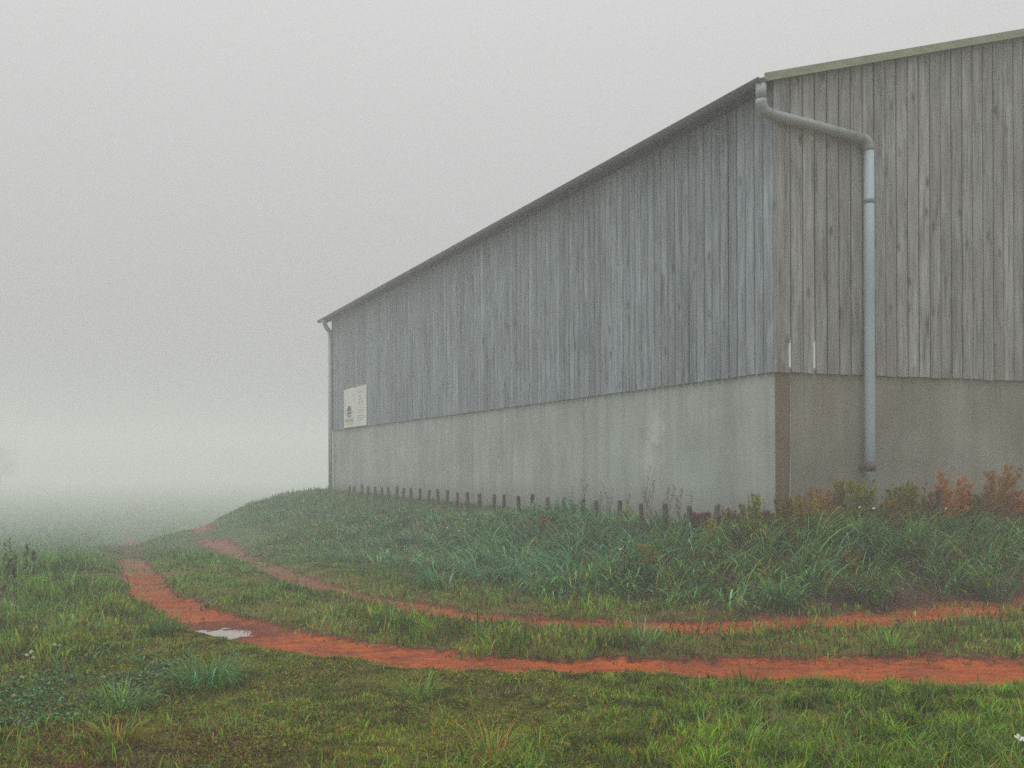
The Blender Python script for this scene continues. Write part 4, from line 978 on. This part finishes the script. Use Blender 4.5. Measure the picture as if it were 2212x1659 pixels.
# clover patch with blossoms
cp = hit(190, 1490); clover = empty('clover_patch', cp)
tag(clover, 'low blue-green clover patch with cream blossoms in the verge', 'clover')
n = 5200; a = U(0, 6.283, n); r = np.sqrt(RNG.random(n)); x = cp[0] + .62 * r * np.cos(a) + RNG.normal(0, .1, n); y = cp[1] + 1.15 * r * np.sin(a) + RNG.normal(0, .15, n)
m = fbm(x * 3, y * 3, 141) > .38; x, y = x[m], y[m]; n = len(x)
P = np.stack([x, y, height(x, y) + U(.02, .075, n)], 1) - cp
leaf_quads('foliage', P, U(.008, .017, n), pick([(.065, .170, .055), (.13, .26, .11), (.035, .095, .028), (.12, .05, .03)], [.4, .25, .25, .1], n, .3), clover, .55, .8, 'leaf')
def blossom_me():
    bm = bmesh.new(); add_tube(bm, [(0, 0, -.09), (.004, 0, -.04), (0, 0, 0)], [.0015] * 3, 4, False); nst = len(bm.verts)
    for k in range(46):
        z = 1 - 2 * (k + .5) / 46; a = k * 2.4; rr_ = math.sqrt(1 - z * z); c = Vector((rr_ * math.cos(a), rr_ * math.sin(a), z * .85)); s_ = c.orthogonal().normalized(); u_ = c.cross(s_)
        v = [bm.verts.new(c * .006 + s_ * .002), bm.verts.new(c * .011 + u_ * .0035), bm.verts.new(c * .0155), bm.verts.new(c * .011 - u_ * .0035)]; bm.faces.new(v)
    me = bpy.data.meshes.new('blossom'); bm.to_mesh(me); bm.free()
    c4 = np.ones((len(me.vertices), 4), np.float32); c4[:, :3] = (.72, .68, .52); c4[:nst, :3] = (.06, .09, .03)
    ca = me.color_attributes.new('Col', 'FLOAT_COLOR', 'POINT'); ca.data.foreach_set('color', c4.ravel()); me.materials.append(M['petal']); return me
bme = blossom_me()
for px, py in ((58, 1427), (66, 1422), (72, 1433), (68, 1419), (118, 1404), (128, 1406), (48, 1480), (30, 1520)):
    g = hit(px, py + 14); o = bpy.data.objects.new('blossom', bme); link(o, clover); o.location = (g[0] - cp[0], g[1] - cp[1], g[2] - cp[2] + .095); o.rotation_euler = (random.uniform(-.2, .2), random.uniform(-.2, .2), random.uniform(0, 6))

# white flower in the verge and pale dots in the bank
def flower(label, p, h, r, group=None, col=(.78, .78, .76)):
    root = empty('white_flower', p); tag(root, label, 'flower', group)
    bm = bmesh.new(); add_tube(bm, [(0, 0, -.02), (.006, 0, h * .5), (0, 0, h)], [.002, .0018, .0015], 5, False)
    me = bpy.data.meshes.new('stem'); bm.to_mesh(me); bm.free()
    ca = me.color_attributes.new('Col', 'FLOAT_COLOR', 'POINT'); ca.data.foreach_set('color', np.tile(np.array([.10, .13, .07, 1], np.float32), len(me.vertices))); me.materials.append(M['leaf']); link(bpy.data.objects.new('stem', me), root)
    for k in range(5):
        a = k * 2 * math.pi / 5; bm = bmesh.new(); d = Vector((math.cos(a), math.sin(a), .25)); s_ = Vector((-math.sin(a), math.cos(a), 0)); c0 = Vector((0, 0, h))
        v = [bm.verts.new(c0), bm.verts.new(c0 + d * r * .6 + s_ * r * .36), bm.verts.new(c0 + d * r + s_ * r * .18 + Vector((0, 0, -.004))), bm.verts.new(c0 + d * r - s_ * r * .18), bm.verts.new(c0 + d * r * .6 - s_ * r * .36)]
        bm.faces.new(v); me = bpy.data.meshes.new('petal'); bm.to_mesh(me); bm.free(); ca = me.color_attributes.new('Col', 'FLOAT_COLOR', 'POINT'); ca.data.foreach_set('color', np.tile(np.array([*col, 1], np.float32), len(me.vertices))); me.materials.append(M['petal'])
        o = link(bpy.data.objects.new('petal', me), root)
    return root
p = hit(2190, 1622); flower('single white five-petalled flower in the long verge grass', p, .085, .032).rotation_euler = (.5, 0, .4)
for px, py in ((1535, 1199), (1852, 1128), (1887, 1148), (1905, 1150), (2064, 1145), (2072, 1148), (2182, 1253), (1370, 1240), (1000, 1160), (985, 1175), (1010, 1150), (960, 1168)):
    p = hit(px, py + 12); h_ = .35 if px > 1300 else .3
    flower('tiny white bindweed flower dotted in the tall bank grass', p, h_ + .1, .022, 'white flowers in the bank grass').rotation_euler = (.5, 0, random.uniform(0, 6))

# ------------------------------------------------------------------ a tree almost lost in the fog
def far_tree(label, x, y, hgt, rx):
    z0 = H1(x, y); root = empty('tree', (x, y, z0)); tag(root, label, 'tree')
    bm = bmesh.new(); add_tube(bm, [(0, 0, -.3), (.05, 0, hgt * .25), (-.05, .05, hgt * .5), (0, 0, hgt * .85)], [.22, .18, .12, .03], 8)
    C_ = []
    for k in range(16):
        a = random.uniform(0, 6.28); f_ = random.uniform(.22, .8); r = rx * random.uniform(.4, 1.0) * (1.1 - f_ * .6); b0 = Vector((0, 0, hgt * f_)); e_ = Vector((r * math.cos(a), r * math.sin(a), hgt * min(f_ + random.uniform(.05, .22), .97)))
        add_tube(bm, [b0, b0.lerp(e_, .5) + Vector((0, 0, .15)), e_], [.07, .045, .015], 5, False); C_ += [e_, b0.lerp(e_, .65)]
    bm_obj('trunk', bm, M['post'], root, True)
    n = 5200; c = np.array([tuple(q) for q in C_])[RNG.integers(0, len(C_), n)]; P = c + RNG.normal(0, 1, (n, 3)) * np.array([.45, .45, .38]) * rx * .42
    leaf_quads('crown', P, U(.06, .13, n), pick([(.04, .085, .02), (.06, .11, .025), (.085, .09, .02)], [.4, .4, .2], n, .3), root, 0.0, .6)
far_tree('dim tree almost swallowed by the fog beyond the field', -104.0, 218.0, 10.0, 4.6)

# ------------------------------------------------------------------ fog
hz = box_obj('haze', (-335, 335, -45, 335, -5.5, 11.0), None)
tag(hz, 'thick pale morning fog over field and barn', 'fog', kind='stuff')
m, nt, out = mat_new('fog'); g = N(nt)
pv = g.n('ShaderNodeVolumePrincipled'); pv.inputs['Color'].default_value = (0.985, 0.988, 0.99, 1); pv.inputs['Density'].default_value = 0.0092
pv.inputs['Density Attribute'].default_value = ''; pv.inputs['Anisotropy'].default_value = 0.0
nt.links.new(pv.outputs[0], out.inputs['Volume'])
m.cycles.homogeneous_volume = True
hz.data.materials.append(m)
